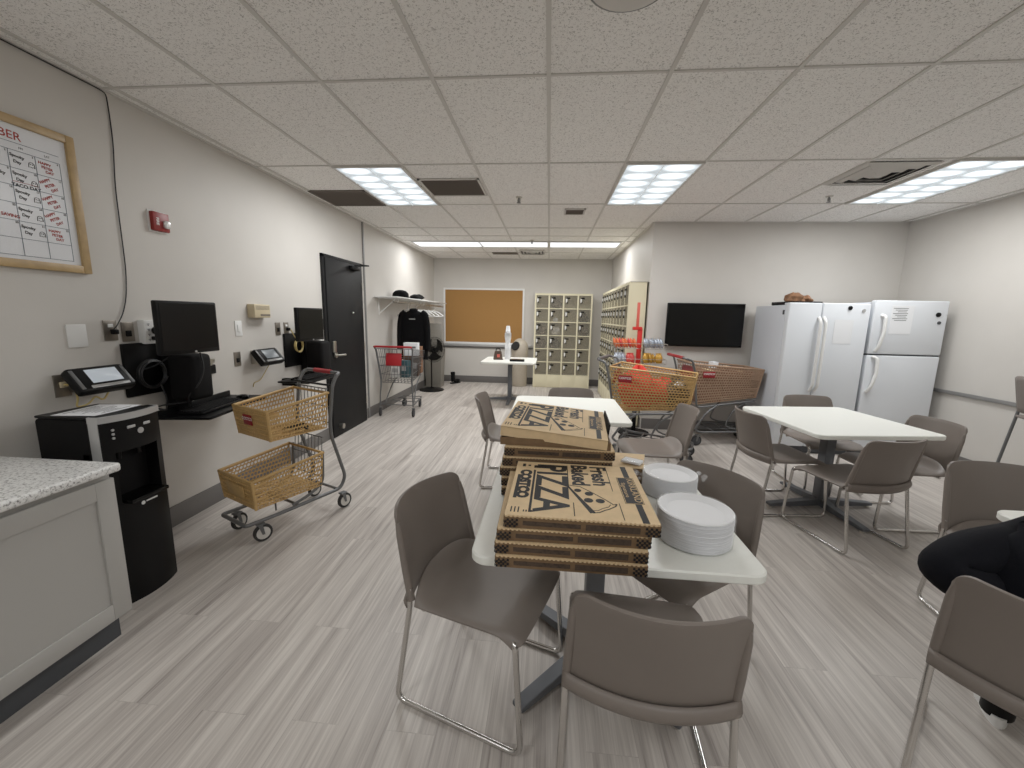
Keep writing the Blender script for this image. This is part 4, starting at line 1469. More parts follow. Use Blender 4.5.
def big_cart(label, x, y, hd, m, txt, grip):
    o = thing('shopping_cart', label, 'shopping cart', (x, y, 0), R(hd - 90))
    basket(o, -.42, .42, .50, .585, .985, .925, .275, .205, .235, .175, m, 26, 14, (.05, .05), rear=False, hole=.74)
    rg = MB()
    for k in range(9):
        xx = -.22 + .44 * k / 8
        rg.tube([(xx, -.38, .52), (xx * 1.1, -.425, .97)], .003, 5)
    for z in (.52, .67, .82, .97):
        rg.tube([(-.24, -.38 - .1 * (z - .52), z), (.24, -.38 - .1 * (z - .52), z)], .004, 6)
    rg.build('rear_gate', M['steelgrey'], o, smooth=0)
    # placards on both sides near the handle
    for s in (-1, 1):
        placard(o, (s * .271, -.255, .865), PI / 2 * s, R(0), .14, .075, txt)
    for s in (-1, 1):
        f = MB()
        f.tube(bend([(s * .275, -.53, 1.045), (s * .285, -.47, 1.03), (s * .28, -.43, .90), (s * .25, -.36, .48), (s * .245, -.30, .47), (s * .19, .36, .55)], .05, 5), .0125, 10)
        f.tube(bend([(s * .245, -.12, .49), (s * .25, -.24, .40), (s * .26, -.36, .20), (s * .26, -.30, .165), (s * .17, .40, .165)], .06, 5), .0125, 10)
        f.tube(bend([(s * .20, .26, .54), (s * .20, .10, .42), (s * .195, .03, .24), (s * .19, .12, .20), (s * .18, .24, .19)], .07, 5), .010, 8)
        f.build('side_frame', M['steelgrey'], o, smooth=60)
    c = MB()
    c.tube(bend([(-.17, .39, .165), (-.12, .44, .165), (.12, .44, .165), (.17, .39, .165)], .04), .0125, 10)
    for yy in (-.30, -.1, .1, .3):
        w_ = .255 - .085 * (yy + .3) / .7
        c.tube([(-w_, yy, .165), (w_, yy, .165)], .007, 8)
    for xx in (-.08, 0, .08):
        c.tube([(xx, -.3, .168), (xx, .4, .168)], .005, 6)
    c.build('lower_rack', M['steelgrey'], o, smooth=60)
    hh = MB(); hh.tube(bend([(-.275, -.53, 1.045), (-.25, -.56, 1.055), (.25, -.56, 1.055), (.275, -.53, 1.045)], .03), .0135, 10)
    hh.build('push_bar', M['steelgrey'], o, smooth=60)
    MB().tube([(-.235, -.56, 1.055), (.235, -.56, 1.055)], .0185, 12).build('handle_grip', grip, o, smooth=60)
    MB().box((0, -.40, .86), (.34, .012, .16), .006, rot=(R(-12), 0, 0)).build('child_seat_flap', M['redtag'], o)
    for xx, yy, yaw in ((.165, .40, .3), (-.165, .40, .4), (.255, -.33, 0), (-.255, -.33, .1)):
        wheel('caster', o, xx, yy, .064, .03, yaw, hub=M['gasket'])
    return o
big_cart('tan plastic shopping cart holding red clothing, in front of the red rack', 1.16, 4.52, -22, M['tan'], 'COSTCO', M['steelgrey'])
big_cart('brown plastic shopping cart under the wall television, loaded with cartons', 2.12, 5.22, 5, M['brownb'], 'COSTCO', M['red'])

def cloth_heap(name, label, cat, c, size, rz, m, seed, parts=None):
    """a crumpled bundle: lumpy closed blob with folds"""
    rnd = random.Random(seed)
    o = thing(name, label, cat, c, rz)
    ph = [rnd.uniform(0, 6.28) for _ in range(8)]
    V = []; F = []
    nu, nv = 40, 20
    for j in range(nv + 1):
        v = PI * j / nv
        for i in range(nu):
            u = 2 * PI * i / nu
            k = 1 + .10 * math.sin(3 * u + ph[0] + 2 * v) + .08 * math.sin(5 * u + ph[1] - 3 * v) + .06 * math.sin(9 * u + ph[2]) * math.sin(v) + .06 * math.sin(7 * v + ph[3] + u)
            x = size[0] * math.sin(v) * math.cos(u) * k
            y = size[1] * math.sin(v) * math.sin(u) * k
            z = size[2] * (-math.cos(v)) * (1 + .12 * math.sin(4 * u + ph[4]) + .1 * math.sin(6 * x / size[0] + ph[5]))
            z = max(z, -size[2] * .8)
            V.append((x, y, z + size[2] * .8))
    for j in range(nv):
        for i in range(nu):
            F.append((j * nu + i, j * nu + (i + 1) % nu, (j + 1) * nu + (i + 1) % nu, (j + 1) * nu + i))
    mb = MB(); mb.add(V, F)
    mb.build('bundle', m, o, smooth=70, recalc=True)
    return o
# contents of tan cart (heading -22): local -> world
def cart_pt(cx, cy, hd, lx, ly, z):
    a = R(hd - 90)
    return (cx + lx * math.cos(a) - ly * math.sin(a), cy + lx * math.sin(a) + ly * math.cos(a), z)
cloth_heap('red_vest', 'heap of red vests in the rear half of the tan cart', 'clothing', cart_pt(1.16, 4.52, -22, 0, -.17, .535), (.20, .19, .235), R(-22 - 90), M['redcloth'], 3)
cloth_heap('red_vest', 'red vest draped toward the middle of the tan cart', 'clothing', cart_pt(1.16, 4.52, -22, .02, .08, .60), (.16, .14, .15), R(20), M['redcloth'], 5)
cloth_heap('dark_jacket', 'dark brown jacket bundled in the front of the tan cart', 'clothing', cart_pt(1.16, 4.52, -22, .0, .22, .585), (.145, .14, .16), R(40), M['darkcloth'], 8)
cloth_heap('white_glove', 'pale glove tucked beside the dark jacket in the tan cart', 'glove', cart_pt(1.16, 4.52, -22, .09, .27, .80), (.045, .05, .03), R(10), M['whitecloth'], 12)
# cartons in the brown cart
k = 0
for lx, ly, z, s, a, lb in ((-.10, -.20, .523, (.18, .30, .20), 0, 'cardboard carton low at the rear far side of the brown cart'),
                             (.10, -.20, .523, (.19, .30, .20), 0, 'cardboard carton low at the rear near side of the brown cart'),
                             (-.08, .15, .575, (.15, .32, .17), 0, 'cardboard carton low at the front far side of the brown cart'),
                             (.08, .15, .575, (.15, .32, .17), 0, 'cardboard carton low at the front near side of the brown cart'),
                             (.0, -.16, .727, (.42, .34, .17), 0, 'wide cardboard carton on the rear cartons in the brown cart'),
                             (.0, .17, .749, (.34, .28, .15), 0, 'cardboard carton on the front cartons in the brown cart'),
                             (.02, .12, .902, (.22, .30, .035), 9, 'flat opened kraft carton on top of the load in the brown cart')):
    p = cart_pt(2.12, 5.22, 5, lx, ly, z)
    o = thing('cardboard_carton', lb, 'carton', p, R(5 - 90 + a), 'cartons in the brown cart')
    MB().box((0, 0, s[2] / 2), s, .003).build('carton', M['carton'], o)
    MB().box((0, 0, s[2] + .0005), (s[0], .05, .0012)).build('tape', M['kraft'], o)
o = thing('white_carton', 'small white carton standing at the rear of the brown cart load', 'carton', cart_pt(2.12, 5.22, 5, -.05, -.06, .9), R(10))
MB().box((0, 0, .045), (.07, .10, .09), .003).build('carton', M['paper'], o)

# wire cart by the coat shelf
o = thing('wire_cart', 'small chromed wire shopping cart with red handle below the coat shelf', 'shopping cart', (-2.195, 6.06, 0), 0)
def wires(mb, p00, p10, p11, p01, nu, nv, r=.0036):
    A, B, C_, D = [Vector(p) for p in (p00, p10, p11, p01)]
    P = lambda u, v: (A * (1 - u) + B * u) * (1 - v) + (D * (1 - u) + C_ * u) * v
    for i in range(nu + 1):
        mb.tube([P(i / nu, 0), P(i / nu, 1)], r, 5)
    for j in range(nv + 1):
        mb.tube([P(0, j / nv), P(1, j / nv)], r * 1.25, 5)
rb, rt = .215, .265
a, b_, c_, d_ = (-rb, -.30, .50), (rb, -.30, .50), (rt, -.36, 1.0), (-rt, -.36, 1.0)
e_, f_, g_, h_ = (-.16, .36, .56), (.16, .36, .56), (.20, .42, .92), (-.20, .42, .92)
w_ = MB()
wires(w_, a, b_, c_, d_, 9, 4); wires(w_, e_, f_, g_, h_, 8, 4); wires(w_, a, e_, h_, d_, 14, 4); wires(w_, b_, f_, g_, c_, 14, 4); wires(w_, a, b_, f_, e_, 8, 6)
w_.build('wire_basket', M['steelgrey'], o, smooth=0)
for s in (-1, 1):
    f = MB()
    f.tube(bend([(s * .275, -.42, 1.03), (s * .27, -.37, .98), (s * .23, -.31, .52), (s * .245, -.33, .30), (s * .25, -.33, .15)], .04), .012, 8)
    f.tube(bend([(s * .25, -.33, .17), (s * .16, .36, .17)], .04), .011, 8)
    f.tube(bend([(s * .18, .28, .55), (s * .19, .0, .42), (s * .22, -.2, .19)], .06), .009, 8)
    f.build('side_frame', M['steelgrey'], o, smooth=60)
c = MB()
for yy in (-.31, -.05, .2, .36):
    ww = .25 - .09 * (yy + .31) / .67
    c.tube([(-ww, yy, .17), (ww, yy, .17)], .007, 6)
c.build('lower_rack', M['steelgrey'], o, smooth=60)
MB().tube(bend([(-.275, -.42, 1.03), (-.25, -.44, 1.035), (.25, -.44, 1.035), (.275, -.42, 1.03)], .02), .016, 10).build('handle_grip', M['red'], o, smooth=60)
MB().box((-.01, -.375, .85), (.23, .012, .18), .008, rot=(R(-7), 0, 0)).build('child_seat_flap', M['red'], o)
for xx, yy, yaw in ((.25, -.33, .1), (-.25, -.33, .2), (.13, .36, .1), (-.13, .36, -.2)):
    wheel('caster', o, xx, yy, .06, .028, yaw, hub=M['gasket'])
for (x, y, z, s, rz, m, lb, cat, nm) in (
        (-2.30, 6.00, .545, (.14, .10, .20), 5, M['white'], 'white packet behind the wires of the small wire cart', 'packet', 'packet'),
        (-2.15, 6.02, .545, (.12, .12, .26), -8, M['teal'], 'dark teal box at the centre of the small wire cart', 'box', 'teal_box'),
        (-2.05, 6.16, .55, (.12, .10, .30), 6, M['darkcloth'], 'dark pouch at the right of the small wire cart', 'pouch', 'pouch'),
        (-2.34, 6.20, .555, (.12, .14, .24), 3, M['redtag'], 'dark red box at the left of the small wire cart', 'box', 'red_box'),
        (-2.20, 6.22, .56, (.12, .12, .22), 3, M['black'], 'black box in the middle of the small wire cart', 'box', 'black_box')):
    q = thing(nm, lb, cat, (x, y, z), R(rz))
    MB().box((0, 0, s[2] / 2), s, .012).build('body', m, q)
    MB().box((0, -s[1] / 2 - .0008, s[2] * .55), (s[0] * .6, .0015, s[2] * .3)).build('printed_panel', M['silver'], q)
q = thing('cardboard_carton', 'tan cardboard carton standing in the front of the small wire cart', 'carton', (-2.15, 6.37, .575), R(2))
MB().box((0, 0, .21), (.29, .12, .42), .003).build('carton', M['carton'], q)
MB().box((0, -.0605, .12), (.29, .001, .02)).build('tape', M['paper'], q)
q = thing('white_box', 'white printed box perched on top of the small wire cart', 'box', (-2.12, 6.22, .86), R(4))
MB().box((0, 0, .10), (.22, .12, .20), .004).build('carton', M['paper'], q)
MB().box((0, -.0608, .13), (.16, .0012, .03)).build('printed_panel', M['steelgrey'], q)

# ------------------------------------------------------------------ coat shelf and clothes
o = thing('coat_shelf', 'white wall shelf with hanging rod on the left wall beyond the door', 'shelf', (XL - .001, 7.35, 1.74))
MB().box((.18, 0, .0), (.36, 2.9, .018), .004).build('shelf_board', M['white'], o)
for y in (-1.28, 0.0, 1.28):
    g = MB()
    g.tube([(.006, y, -.01), (.006, y, -.26)], .008, 8); g.tube([(.01, y, -.24), (.28, y, -.015)], .008, 8)
    g.tube([(.006, y, -.014), (.34, y, -.014)], .007, 8)
    g.tube(bend([(.301, y, -.01), (.311, y, -.06), (.286, y, -.085)], .02), .006, 8)
    g.build('bracket', M['white'], o, smooth=60)
MB().tube([(.286, -1.42, -.07), (.286, 1.42, -.07)], .0145, 12).build('hanging_rod', M['steel'], o, smooth=60)
RODX, RODZ = XL + .285, 1.74 - .07
def hanger_mesh():
    h = MB()
    hk = [(0, 0, -.095)] + [(0, 0, -.06)] + [(.022 * math.sin(a), 0, -.018 + .036 * 0 + .0215 * -math.cos(a) + .0185) for a in [PI * q / 8 for q in range(0, 11)]]
    hk = [(0, 0, -.10), (0, 0, -.055), (.0215, 0, -.022), (.024, 0, .002), (.014, 0, .0205), (0, 0, .0245), (-.014, 0, .0205), (-.022, 0, .008)]
    h.tube(bend(hk, .012, 3), .0035, 6)
    return h
def make_hanger(label):
    o = thing('coat_hanger', label, 'hanger', (RODX, 0, RODZ), 0, 'white hangers on the coat rod')
    hanger_mesh().build('hook', M['steel'], o, smooth=60)
    b = MB()
    b.tube(bend([(0, 0, -.095), (.12, 0, -.135), (.205, 0, -.195), (.185, 0, -.207), (-.185, 0, -.207), (-.205, 0, -.195), (-.12, 0, -.135), (0, 0, -.095)], .02, 4), .0095, 8)
    b.build('shoulder_bar', M['white'], o, smooth=60)
    return o
hang0 = None
names = ('first white hanger behind the black jacket on the coat rod', 'second white hanger behind the black jacket on the coat rod', 'third white hanger behind the black jacket on the coat rod', 'fourth white hanger behind the black jacket on the coat rod', 'white hanger at the far end of the coat rod')
for k, y in enumerate((6.92, 7.15, 7.4, 7.68, 8.0)):
    rz = R((-6, 5, -3, 8, 2)[k])
    if hang0 is None:
        hang0 = make_hanger(names[0]); hang0.location = (RODX, y, RODZ); hang0.rotation_euler.z = rz
    else:
        copy_thing(hang0, (RODX, y, RODZ), rz, names[k])
jh = make_hanger('white hanger carrying the black jacket on the coat rod'); jh.location = (RODX, 6.62, RODZ)
# jacket
o = thing('black_jacket', 'black long-sleeved jacket hanging on the coat rod', 'jacket', (RODX + .07, 6.62, RODZ - .12), R(4))
def torso(u, v):
    a = 2 * PI * u
    z = .02 - .78 * v
    sh = min(1, v / .10)
    w = (.05 + .150 * sh ** .6) + .02 * v
    dpt = (.02 + .055 * sh) + .02 * v
    f = 1 + .05 * math.sin(5 * a + 2 * v) * v
    return (w * math.cos(a) * f, dpt * math.sin(a) * f, z - .045 * max(0, abs(math.cos(a)) - .2) * sh)
MB().grid(torso, 40, 18).build('body', M['jacket'], o, smooth=70)
for s in (-1, 1):
    P = [(s * .13, 0, -.02), (s * .185, 0, -.07), (s * .215, -.01, -.22), (s * .225, -.02, -.42), (s * .228, -.03, -.62)]
    MB().tube(bend(P, .08, 4), [.05, .056] + [.062 - .001 * k for k in range(len(bend(P, .08, 4)) - 2)], 14).build('sleeve', M['jacket'], o, smooth=70)
cl = MB()
cl.tube([(.055 * math.cos(a), .04 * math.sin(a), .018 + .01 * math.sin(a)) for a in [2 * PI * q / 16 for q in range(16)]], .016, 8, closed=True)
cl.build('collar', M['jacket'], o, smooth=70)
MB().box((0, -.10, -.13), (.10, .004, .010), .001).build('chest_tag', M['whitecloth'], o)
# caps on the shelf
def cap(x, y, label, s):
    o = thing('black_hat', label, 'cap', (x, y, 1.7505), R(-60))
    MB().lathe([(.10 * s, 0), (.105 * s, .03), (.098 * s, .075), (.07 * s, .11), (.03 * s, .125), (.0001, .128)], seg=24).build('crown', M['jacket'], o, smooth=70)
    b = MB()
    b.prism([(.09 * s * math.cos(a), .09 * s * math.sin(a)) for a in [R(-60 + 12 * q) for q in range(11)]] + [(.06 * s + .13 * s * math.cos(a), .11 * s * math.sin(a)) for a in [R(60 - 12 * q) for q in range(11)]], .004, .010)
    b.build('brim', M['jacket'], o, smooth=0)
cap(XL + .17, 6.55, 'black cap on the coat shelf above the hanging jacket', 1.25)
o = cloth_heap('folded_scarf', 'black folded garment on the coat shelf right of the cap', 'clothing', (XL + .18, 7.35, 1.7495), (.11, .20, .055), 0, M['jacket'], 21)

# pedestal fan
o = thing('pedestal_fan', 'black pedestal fan standing in the back left corner', 'fan', (-2.30, 7.92, 0))
MB().lathe([(.0001, 0), (.24, 0), (.245, .012), (.22, .03), (.05, .045), (.03, .06), (.0001, .06)], seg=36).build('base', M['black'], o)
MB().cyl((0, 0, .05), (0, 0, .70), .014, seg=12).build('pole', M['black'], o)
hd_ = Matrix.Translation((.06, -.04, .82)) @ Matrix.Rotation(R(-38), 4, 'Z') @ Matrix.Rotation(R(90), 4, 'Y')
m_ = MB(); m_.T = hd_
m_.lathe([(.0001, -.16), (.05, -.155), (.065, -.10), (.06, -.02), (.0001, -.02)], seg=20)
m_.build('motor', M['black'], o)
g = MB(); g.T = hd_
RF = .245
for k in range(48):
    a = 2 * PI * k / 48
    ca, sa = math.cos(a), math.sin(a)
    g.tube([(.04 * ca, .04 * sa, .10), (.15 * ca, .15 * sa, .092), (RF * ca, RF * sa, .03), (.19 * ca, .19 * sa, -.035), (.06 * ca, .06 * sa, -.05)], .0017, 4, cap=False)
for rr_, zz in ((RF, .03), (.15, .092), (.20, .065), (.09, .097)):
    g.tube([(rr_ * math.cos(2 * PI * q / 40), rr_ * math.sin(2 * PI * q / 40), zz) for q in range(40)], .004 if rr_ == RF else .002, 5, closed=True)
g.cyl((0, 0, .095), (0, 0, .108), .045, seg=20)
g.build('guard', M['black'], o, smooth=0)
bl = MB(); bl.T = hd_
for k in range(3):
    a0 = 2 * PI * k / 3
    def blade(u, v):
        rr_ = .04 + .175 * u
        a = a0 + (v - .5) * 1.5 * (.55 + .6 * u)
        return (rr_ * math.cos(a), rr_ * math.sin(a), .02 + (v - .5) * .05)
    bl.grid(blade, 8, 8)
bl.cyl((0, 0, -.01), (0, 0, .05), .042, seg=16)
bl.build('blades', M['black'], o, smooth=60, solid=.003)
# slim grey bin behind the fan
o = thing('slim_bin', 'tall slim grey waste bin with raised lid behind the fan', 'waste bin', (-2.36, 8.38, 0))
b = MB()
V = [(-.15, -.13, 0), (.15, -.13, 0), (.15, .13, 0), (-.15, .13, 0), (-.185, -.16, .78), (.185, -.16, .78), (.185, .16, .78), (-.185, .16, .78)]
b.add(V, [(0, 3, 2, 1), (0, 1, 5, 4), (1, 2, 6, 5), (2, 3, 7, 6), (3, 0, 4, 7)])
b.build('body', M['greybin'], o, smooth=0, solid=.006)
MB().slab(.39, .34, .765, .79, .03).build('rim', M['greybin'], o)
l = MB(); l.box((-.03, .15, 1.05), (.30, .02, .54), .008, rot=(R(-6), 0, R(4)))
l.build('raised_lid', M['greybin'], o)
o = thing('black_shoe', 'black boot standing by the baseboard in the back left corner', 'shoe', (-2.03, 8.85, 0), R(-35))
b = MB()
b.slab(.10, .27, 0, .025, .045)
b.build('sole', M['black'], o)
b = MB()
b.ball((0, .04, .055), .05, 14, 8, (.95, 1.9, .8)); b.tube([(0, -.06, .05), (0, -.07, .14), (0, -.075, .26)], [.05, .046, .05], 14)
b.build('upper', M['blackmatte'], o, smooth=70)

# ------------------------------------------------------------------ back wall
o = thing('cork_board', 'white framed brown cork notice board on the back wall', 'notice board', (-1.445, YB - .0005, 1.48))
BW2, BH2 = 1.80, 1.22
MB().box((0, -.010, 0), (BW2 - .06, .016, BH2 - .06)).build('cork_surface', M['cork'], o)
f = MB()
for s in (-1, 1):
    f.box((s * (BW2 / 2 - .02), -.014, 0), (.04, .028, BH2), .004); f.box((0, -.014, s * (BH2 / 2 - .02)), (BW2 - .08, .028, .04), .004)
f.build('frame', M['white'], o)
o = thing('marker_rail', 'pale metal rail along the wall below the cork board', 'rail', (-1.36, YB - .0005, .815))
MB().box((0, -.03, .03), (2.0, .055, .055), .006).build('ledge', M['silver'], o)
MB().box((0, -.012, -.02), (2.0, .022, .04), .004).build('lower_strip', M['rail'], o)

def locker_bank(label, ncol, w, nrow, depth, height, loc, rz, seed, side):
    """front face at local y = 0 looking to -y, columns along +x"""
    o = thing('locker_bank', label, 'lockers', loc, rz)
    zb, fw = .27, .026
    W = ncol * w
    ch = (height - zb - .03) / nrow
    b = MB()
    b.box((W / 2, depth - .01, height / 2), (W, .018, height))
    for k in range(ncol + 1):
        xx = min(max(k * w, .006), W - .006)
        b.box((xx, depth / 2, height / 2), (.012, depth, height))
    for j in range(nrow + 1):
        b.box((W / 2, depth / 2 - .002, zb + j * ch), (W - .02, depth - .02, .008))
    b.box((W / 2, depth / 2, height - .004), (W, depth, .008))
    b.box((W / 2, depth / 2, .01), (W, depth, .02))
    b.build('carcass', M['cream'], o, smooth=0)
    f = MB()
    for k in range(ncol + 1):
        f.box((min(max(k * w, fw * .6), W - fw * .6), -.004, height / 2), (fw * 1.2 if 0 < k < ncol else fw * 1.3, .012, height), .002, seg=1)
    for j in range(nrow + 1):
        f.box((W / 2, -.003, zb + j * ch), (W, .010, .018), .002, seg=1)
    f.box((W / 2, -.003, height - .012), (W, .010, .024)); 
    f.build('face_frame', M['cream'], o, smooth=0)
    kp = MB()
    for k in range(ncol):
        kp.box((k * w + w / 2, -.004, zb / 2), (w - .03, .010, zb - .02), .003)
    kp.build('kick_panel', M['cream'], o)
    rnd = random.Random(seed)
    door0 = None
    for k in range(ncol):
        for j in range(nrow):
            cx, cz = k * w + w / 2, zb + (j + .5) * ch
            if door0 is None:
                d = MB()
                d.box((0, 0, 0), (w - .036, .006, ch - .024))
                d0 = d.build('locker_door', M['lockdoor'], o, smooth=0)
                l = MB()
                l.box((-w * .30, -.010, ch * .10), (.030, .016, .075), .004)
                l0 = l.build('latch', M['white'], d0)
                l = MB()
                l.box((-w * .18, -.012, ch * .28), (.07, .014, .03), .004)
                l1 = l.build('hasp', M['black'], d0)
                l = MB()
                l.box((-w * .24, -.014, -.01), (.018, .014, .04), .004)
                l2 = l.build('padlock', M['black'], d0)
                door0 = d0
                d0.location = (cx, -.006, cz)
            else:
                d = door0.copy(); COL.objects.link(d); d.location = (cx, -.006, cz)
                d.parent = o
                for chd in door0.children:
                    q = chd.copy(); COL.objects.link(q); q.parent = d
    return o, ch, zb
LB, lch, lzb = locker_bank('cream locker bank against the back wall, front on, smoked doors', 4, .298, 6, .36, 1.98, (-.305, YB - .375, 0), 0, 4, False)
LB2, _, _ = locker_bank('cream locker bank along the inner side wall, seen edge on', 9, .30, 6, .24, 1.98, (XI - .243, YB - .72, 0), R(-90), 9, True)
# belongings seen behind the smoked doors
bel = [(0, 2, 'dark brown bag behind the door in the first locker column, third row up', M['darkbag']), (0, 3, 'brown patterned bag in the first locker column, fourth row up', M['darkbag']),
       (1, 5, 'dark bag in the top locker of the second column', M['darkcloth']), (1, 3, 'pale bundle in the second locker column, fourth row up', M['whitecloth']), (1, 2, 'black bag in the second locker column, third row up', M['jacket']),
       (3, 4, 'black bag in the fourth locker column, fifth row up', M['jacket']), (3, 3, 'dark grey jacket in the fourth locker column, fourth row up', M['darkcloth']), (1, 4, 'small white packet in the second locker column, fifth row up', M['paper'])]
for q, (c, r_0, lb, m) in enumerate(bel):
    cx = -.305 + (c + .5) * .298
    cz = lzb + r_0 * lch + .0045
    s = (.05, .06, .05) if m is M['paper'] else (.10, .12, .105)
    cloth_heap('stored_bag', lb, 'bag', (cx, YB - .375 + .17, cz), s, 0, m, 40 + q)

# trash can with dome lid
o = thing('dome_trash_can', 'beige dome-topped trash can standing left of the lockers', 'trash can', (-.605, 8.82, 0))
MB().lathe([(.0001, 0), (.155, 0), (.16, .01), (.175, .70), (.18, .715), (.18, .735), (.0001, .735)], seg=32).build('body', M['beigebin'], o)
dm = MB()
prof = [(.182, .735)] + [(.182 * math.cos(a), .80 + .23 * math.sin(a)) for a in [PI / 2 * q / 12 for q in range(13)]]
prof[-1] = (.0001, 1.03)
dm.lathe(prof, seg=36)
dm.build('dome_lid', M['beigebin'], o, smooth=70)
op = MB()
op.T = Matrix.Translation((-.093, -.148, .885)) @ Matrix.Rotation(math.atan2(-.135, -.085), 4, 'Z') @ Matrix.Rotation(R(62), 4, 'Y')
op.lathe([(.0001, .0), (.095, -.0), (.10, -.012), (.095, -.04)], seg=24)
op.build('opening', M['ventdark'], o)
# things on the far table
TZ = .7405
o = thing('cup_tower', 'tall tower of nested white foam cups on the far table', 'cups', (-.71, 7.22, TZ))
def cups(z0, n, r0, r1, hcup, pitch, inv):
    m = MB()
    for k in range(n):
        z = z0 + k * pitch
        pr = [(r0, z), (r1, z + hcup), (r1 + .003, z + hcup)]
        if inv:
            pr = [(r1 + .003, z), (r1, z + .004), (r0, z + hcup)]
        m.lathe([(.0001, pr[0][1])] + pr + [(.0001, pr[-1][1])], seg=20)
    return m
cups(0, 14, .042, .052, .10, .016, True).build('lower_cups', M['plate'], o, smooth=50)
cups(.31, 5, .045, .058, .10, .014, False).build('middle_cups', M['plate'], o, smooth=50)
cups(.47, 3, .030, .042, .09, .014, True).build('upper_cups', M['plate'], o, smooth=50)
o = thing('drink_carrier', 'small dark brown handled bag on the far table', 'bag', (-.87, 7.12, TZ), R(15))
b = MB()
V = [(-.08, -.055, 0), (.08, -.055, 0), (.08, .055, 0), (-.08, .055, 0), (-.055, -.025, .15), (.055, -.025, .15), (.055, .025, .15), (-.055, .025, .15)]
b.add(V, [(0, 3, 2, 1), (4, 5, 6, 7), (0, 1, 5, 4), (1, 2, 6, 5), (2, 3, 7, 6), (3, 0, 4, 7)])
b.build('bag_body', M['darkbag'], o, smooth=0)
MB().tube(bend([(-.035, 0, .14), (-.035, 0, .195), (.035, 0, .195), (.035, 0, .14)], .025), .008, 8).build('handle', M['blackmatte'], o)
MB().box((.0, -.048, .07), (.05, .006, .06), .002, rot=(R(11), 0, 0)).build('tag', M['redpale'], o)
o = thing('tablet', 'flat black tablet case lying on the far table', 'tablet', (-.52, 6.95, TZ), R(4))
MB().box((0, 0, .016), (.25, .17, .032), .008).build('case', M['black'], o)
MB().box((0, -.005, .0325), (.21, .13, .001)).build('screen', M['blackgloss'], o)

# ------------------------------------------------------------------ television
o = thing('television', 'black flat television mounted on the far wall above the carts', 'television', (2.01, YT - .001, 1.43))
MB().box((0, -.065, 0), (.965, .035, .56), .006).build('housing', M['black'], o)
MB().box((0, -.0835, .005), (.94, .002, .525)).build('screen', M['blackgloss'], o)
MB().box((0, -.0240, 0), (.36, .048, .28), .004).build('wall_bracket', M['gasket'], o)

# ------------------------------------------------------------------ fridges
def handle_arc(P, r, o, name='door_handle'):
    MB().tube(bend(P, .03, 5), r, 12).build(name, M['white'], o, smooth=60)
FY = 4.79
o = thing('french_door_fridge', 'white side-by-side refrigerator left of the top-freezer fridge', 'refrigerator', (3.025, FY, 0))
w = .835; hh = 1.69
MB().box((0, .40, hh / 2 + .02), (w, .66, hh - .06), .006).build('cabinet', M['fridgeside'], o)
for x0_, x1_, nm in ((-w / 2, -.075, 'freezer_door'), (-.069, w / 2, 'fridge_door')):
    d = MB(); d.box(((x0_ + x1_) / 2, .035, (hh + .08) / 2 + .012), (x1_ - x0_ - .002, .068, hh - .075), .010, seg=3)
    d.build(nm, M['fridge'], o)
MB().box((0, .062, hh / 2), (w - .02, .010, hh - .10)).build('door_gasket', M['gasket'], o)
for s in (-1, 1):
    x = -.072 + s * .026
    handle_arc([(x, 0.0, 1.55), (x, -.045, 1.50), (x, -.048, 1.15), (x, -.045, .80), (x, 0.0, .74)], .0155, o)
MB().box((-w / 2 + .05, .06, hh + .002), (.09, .10, .022), .005).build('hinge_cover', M['fridgeside'], o)
MB().box((w / 2 - .05, .06, hh + .002), (.09, .10, .022), .005).build('hinge_cover', M['fridgeside'], o)
MB().box((-w / 2 - .002, .095, 1.60), (.01, .03, .05), .003).build('door_stop', M['gasket'], o)
MB().box((0, .06, .05), (w - .01, .06, .08), .004).build('toe_grille', M['gasket'], o)
o2 = thing('note_sheet', 'white note taped on the side-by-side refrigerator door', 'paper', (3.19, FY - .0005, 1.40))
MB().box((0, -.0005, 0), (.19, .001, .26)).build('sheet', M['paper'], o2)
for x, z, r_0, m, lb in ((3.23, 1.655, .022, M['blackmatte'], 'black round magnet high on the side-by-side refrigerator'), (3.37, 1.63, .018, M['silver'], 'silver round badge magnet on the side-by-side refrigerator')):
    q = thing('fridge_magnet', lb, 'magnet', (x, FY + .0005, z), 0, 'round fridge magnets')
    MB().cyl((0, 0, 0), (0, -.008, 0), r_0, seg=20).build('disc', m, q)
o = thing('top_freezer_fridge', 'white top-freezer refrigerator nearest the right wall', 'refrigerator', (3.845, FY, 0))
w = .735; hh = 1.745
MB().box((0, .39, hh / 2 + .015), (w - .01, .64, hh - .07), .006).build('cabinet', M['fridgeside'], o)
MB().box((0, .035, 1.455), (w, .068, .575), .012, seg=3).build('freezer_door', M['fridge'], o)
MB().box((0, .035, .615), (w, .068, 1.075), .012, seg=3).build('fridge_door', M['fridge'], o)
MB().box((0, .062, .90), (w - .02, .012, 1.66)).build('door_gasket', M['gasket'], o)
MB().box((0, .045, 1.158), (w - .006, .05, .014)).build('door_gap_trim', M['gasket'], o)
handle_arc([(-.285, 0, 1.585), (-.275, -.045, 1.57), (-.275, -.05, 1.40), (-.295, -.035, 1.24), (-.30, -.002, 1.20)], .0165, o)
handle_arc([(-.315, 0, 1.14), (-.285, -.04, 1.12), (-.285, -.05, .95), (-.315, -.045, .80), (-.325, -.0, .745)], .0165, o)
MB().box((0, .06, .04), (w - .01, .06, .07), .004).build('toe_grille', M['gasket'], o)
o2 = thing('note_sheet', 'white printed list taped on the freezer door', 'paper', (3.76, FY - .0005, 1.54))
MB().box((0, -.0005, 0), (.22, .001, .30)).build('sheet', M['paper'], o2)
g = MB()
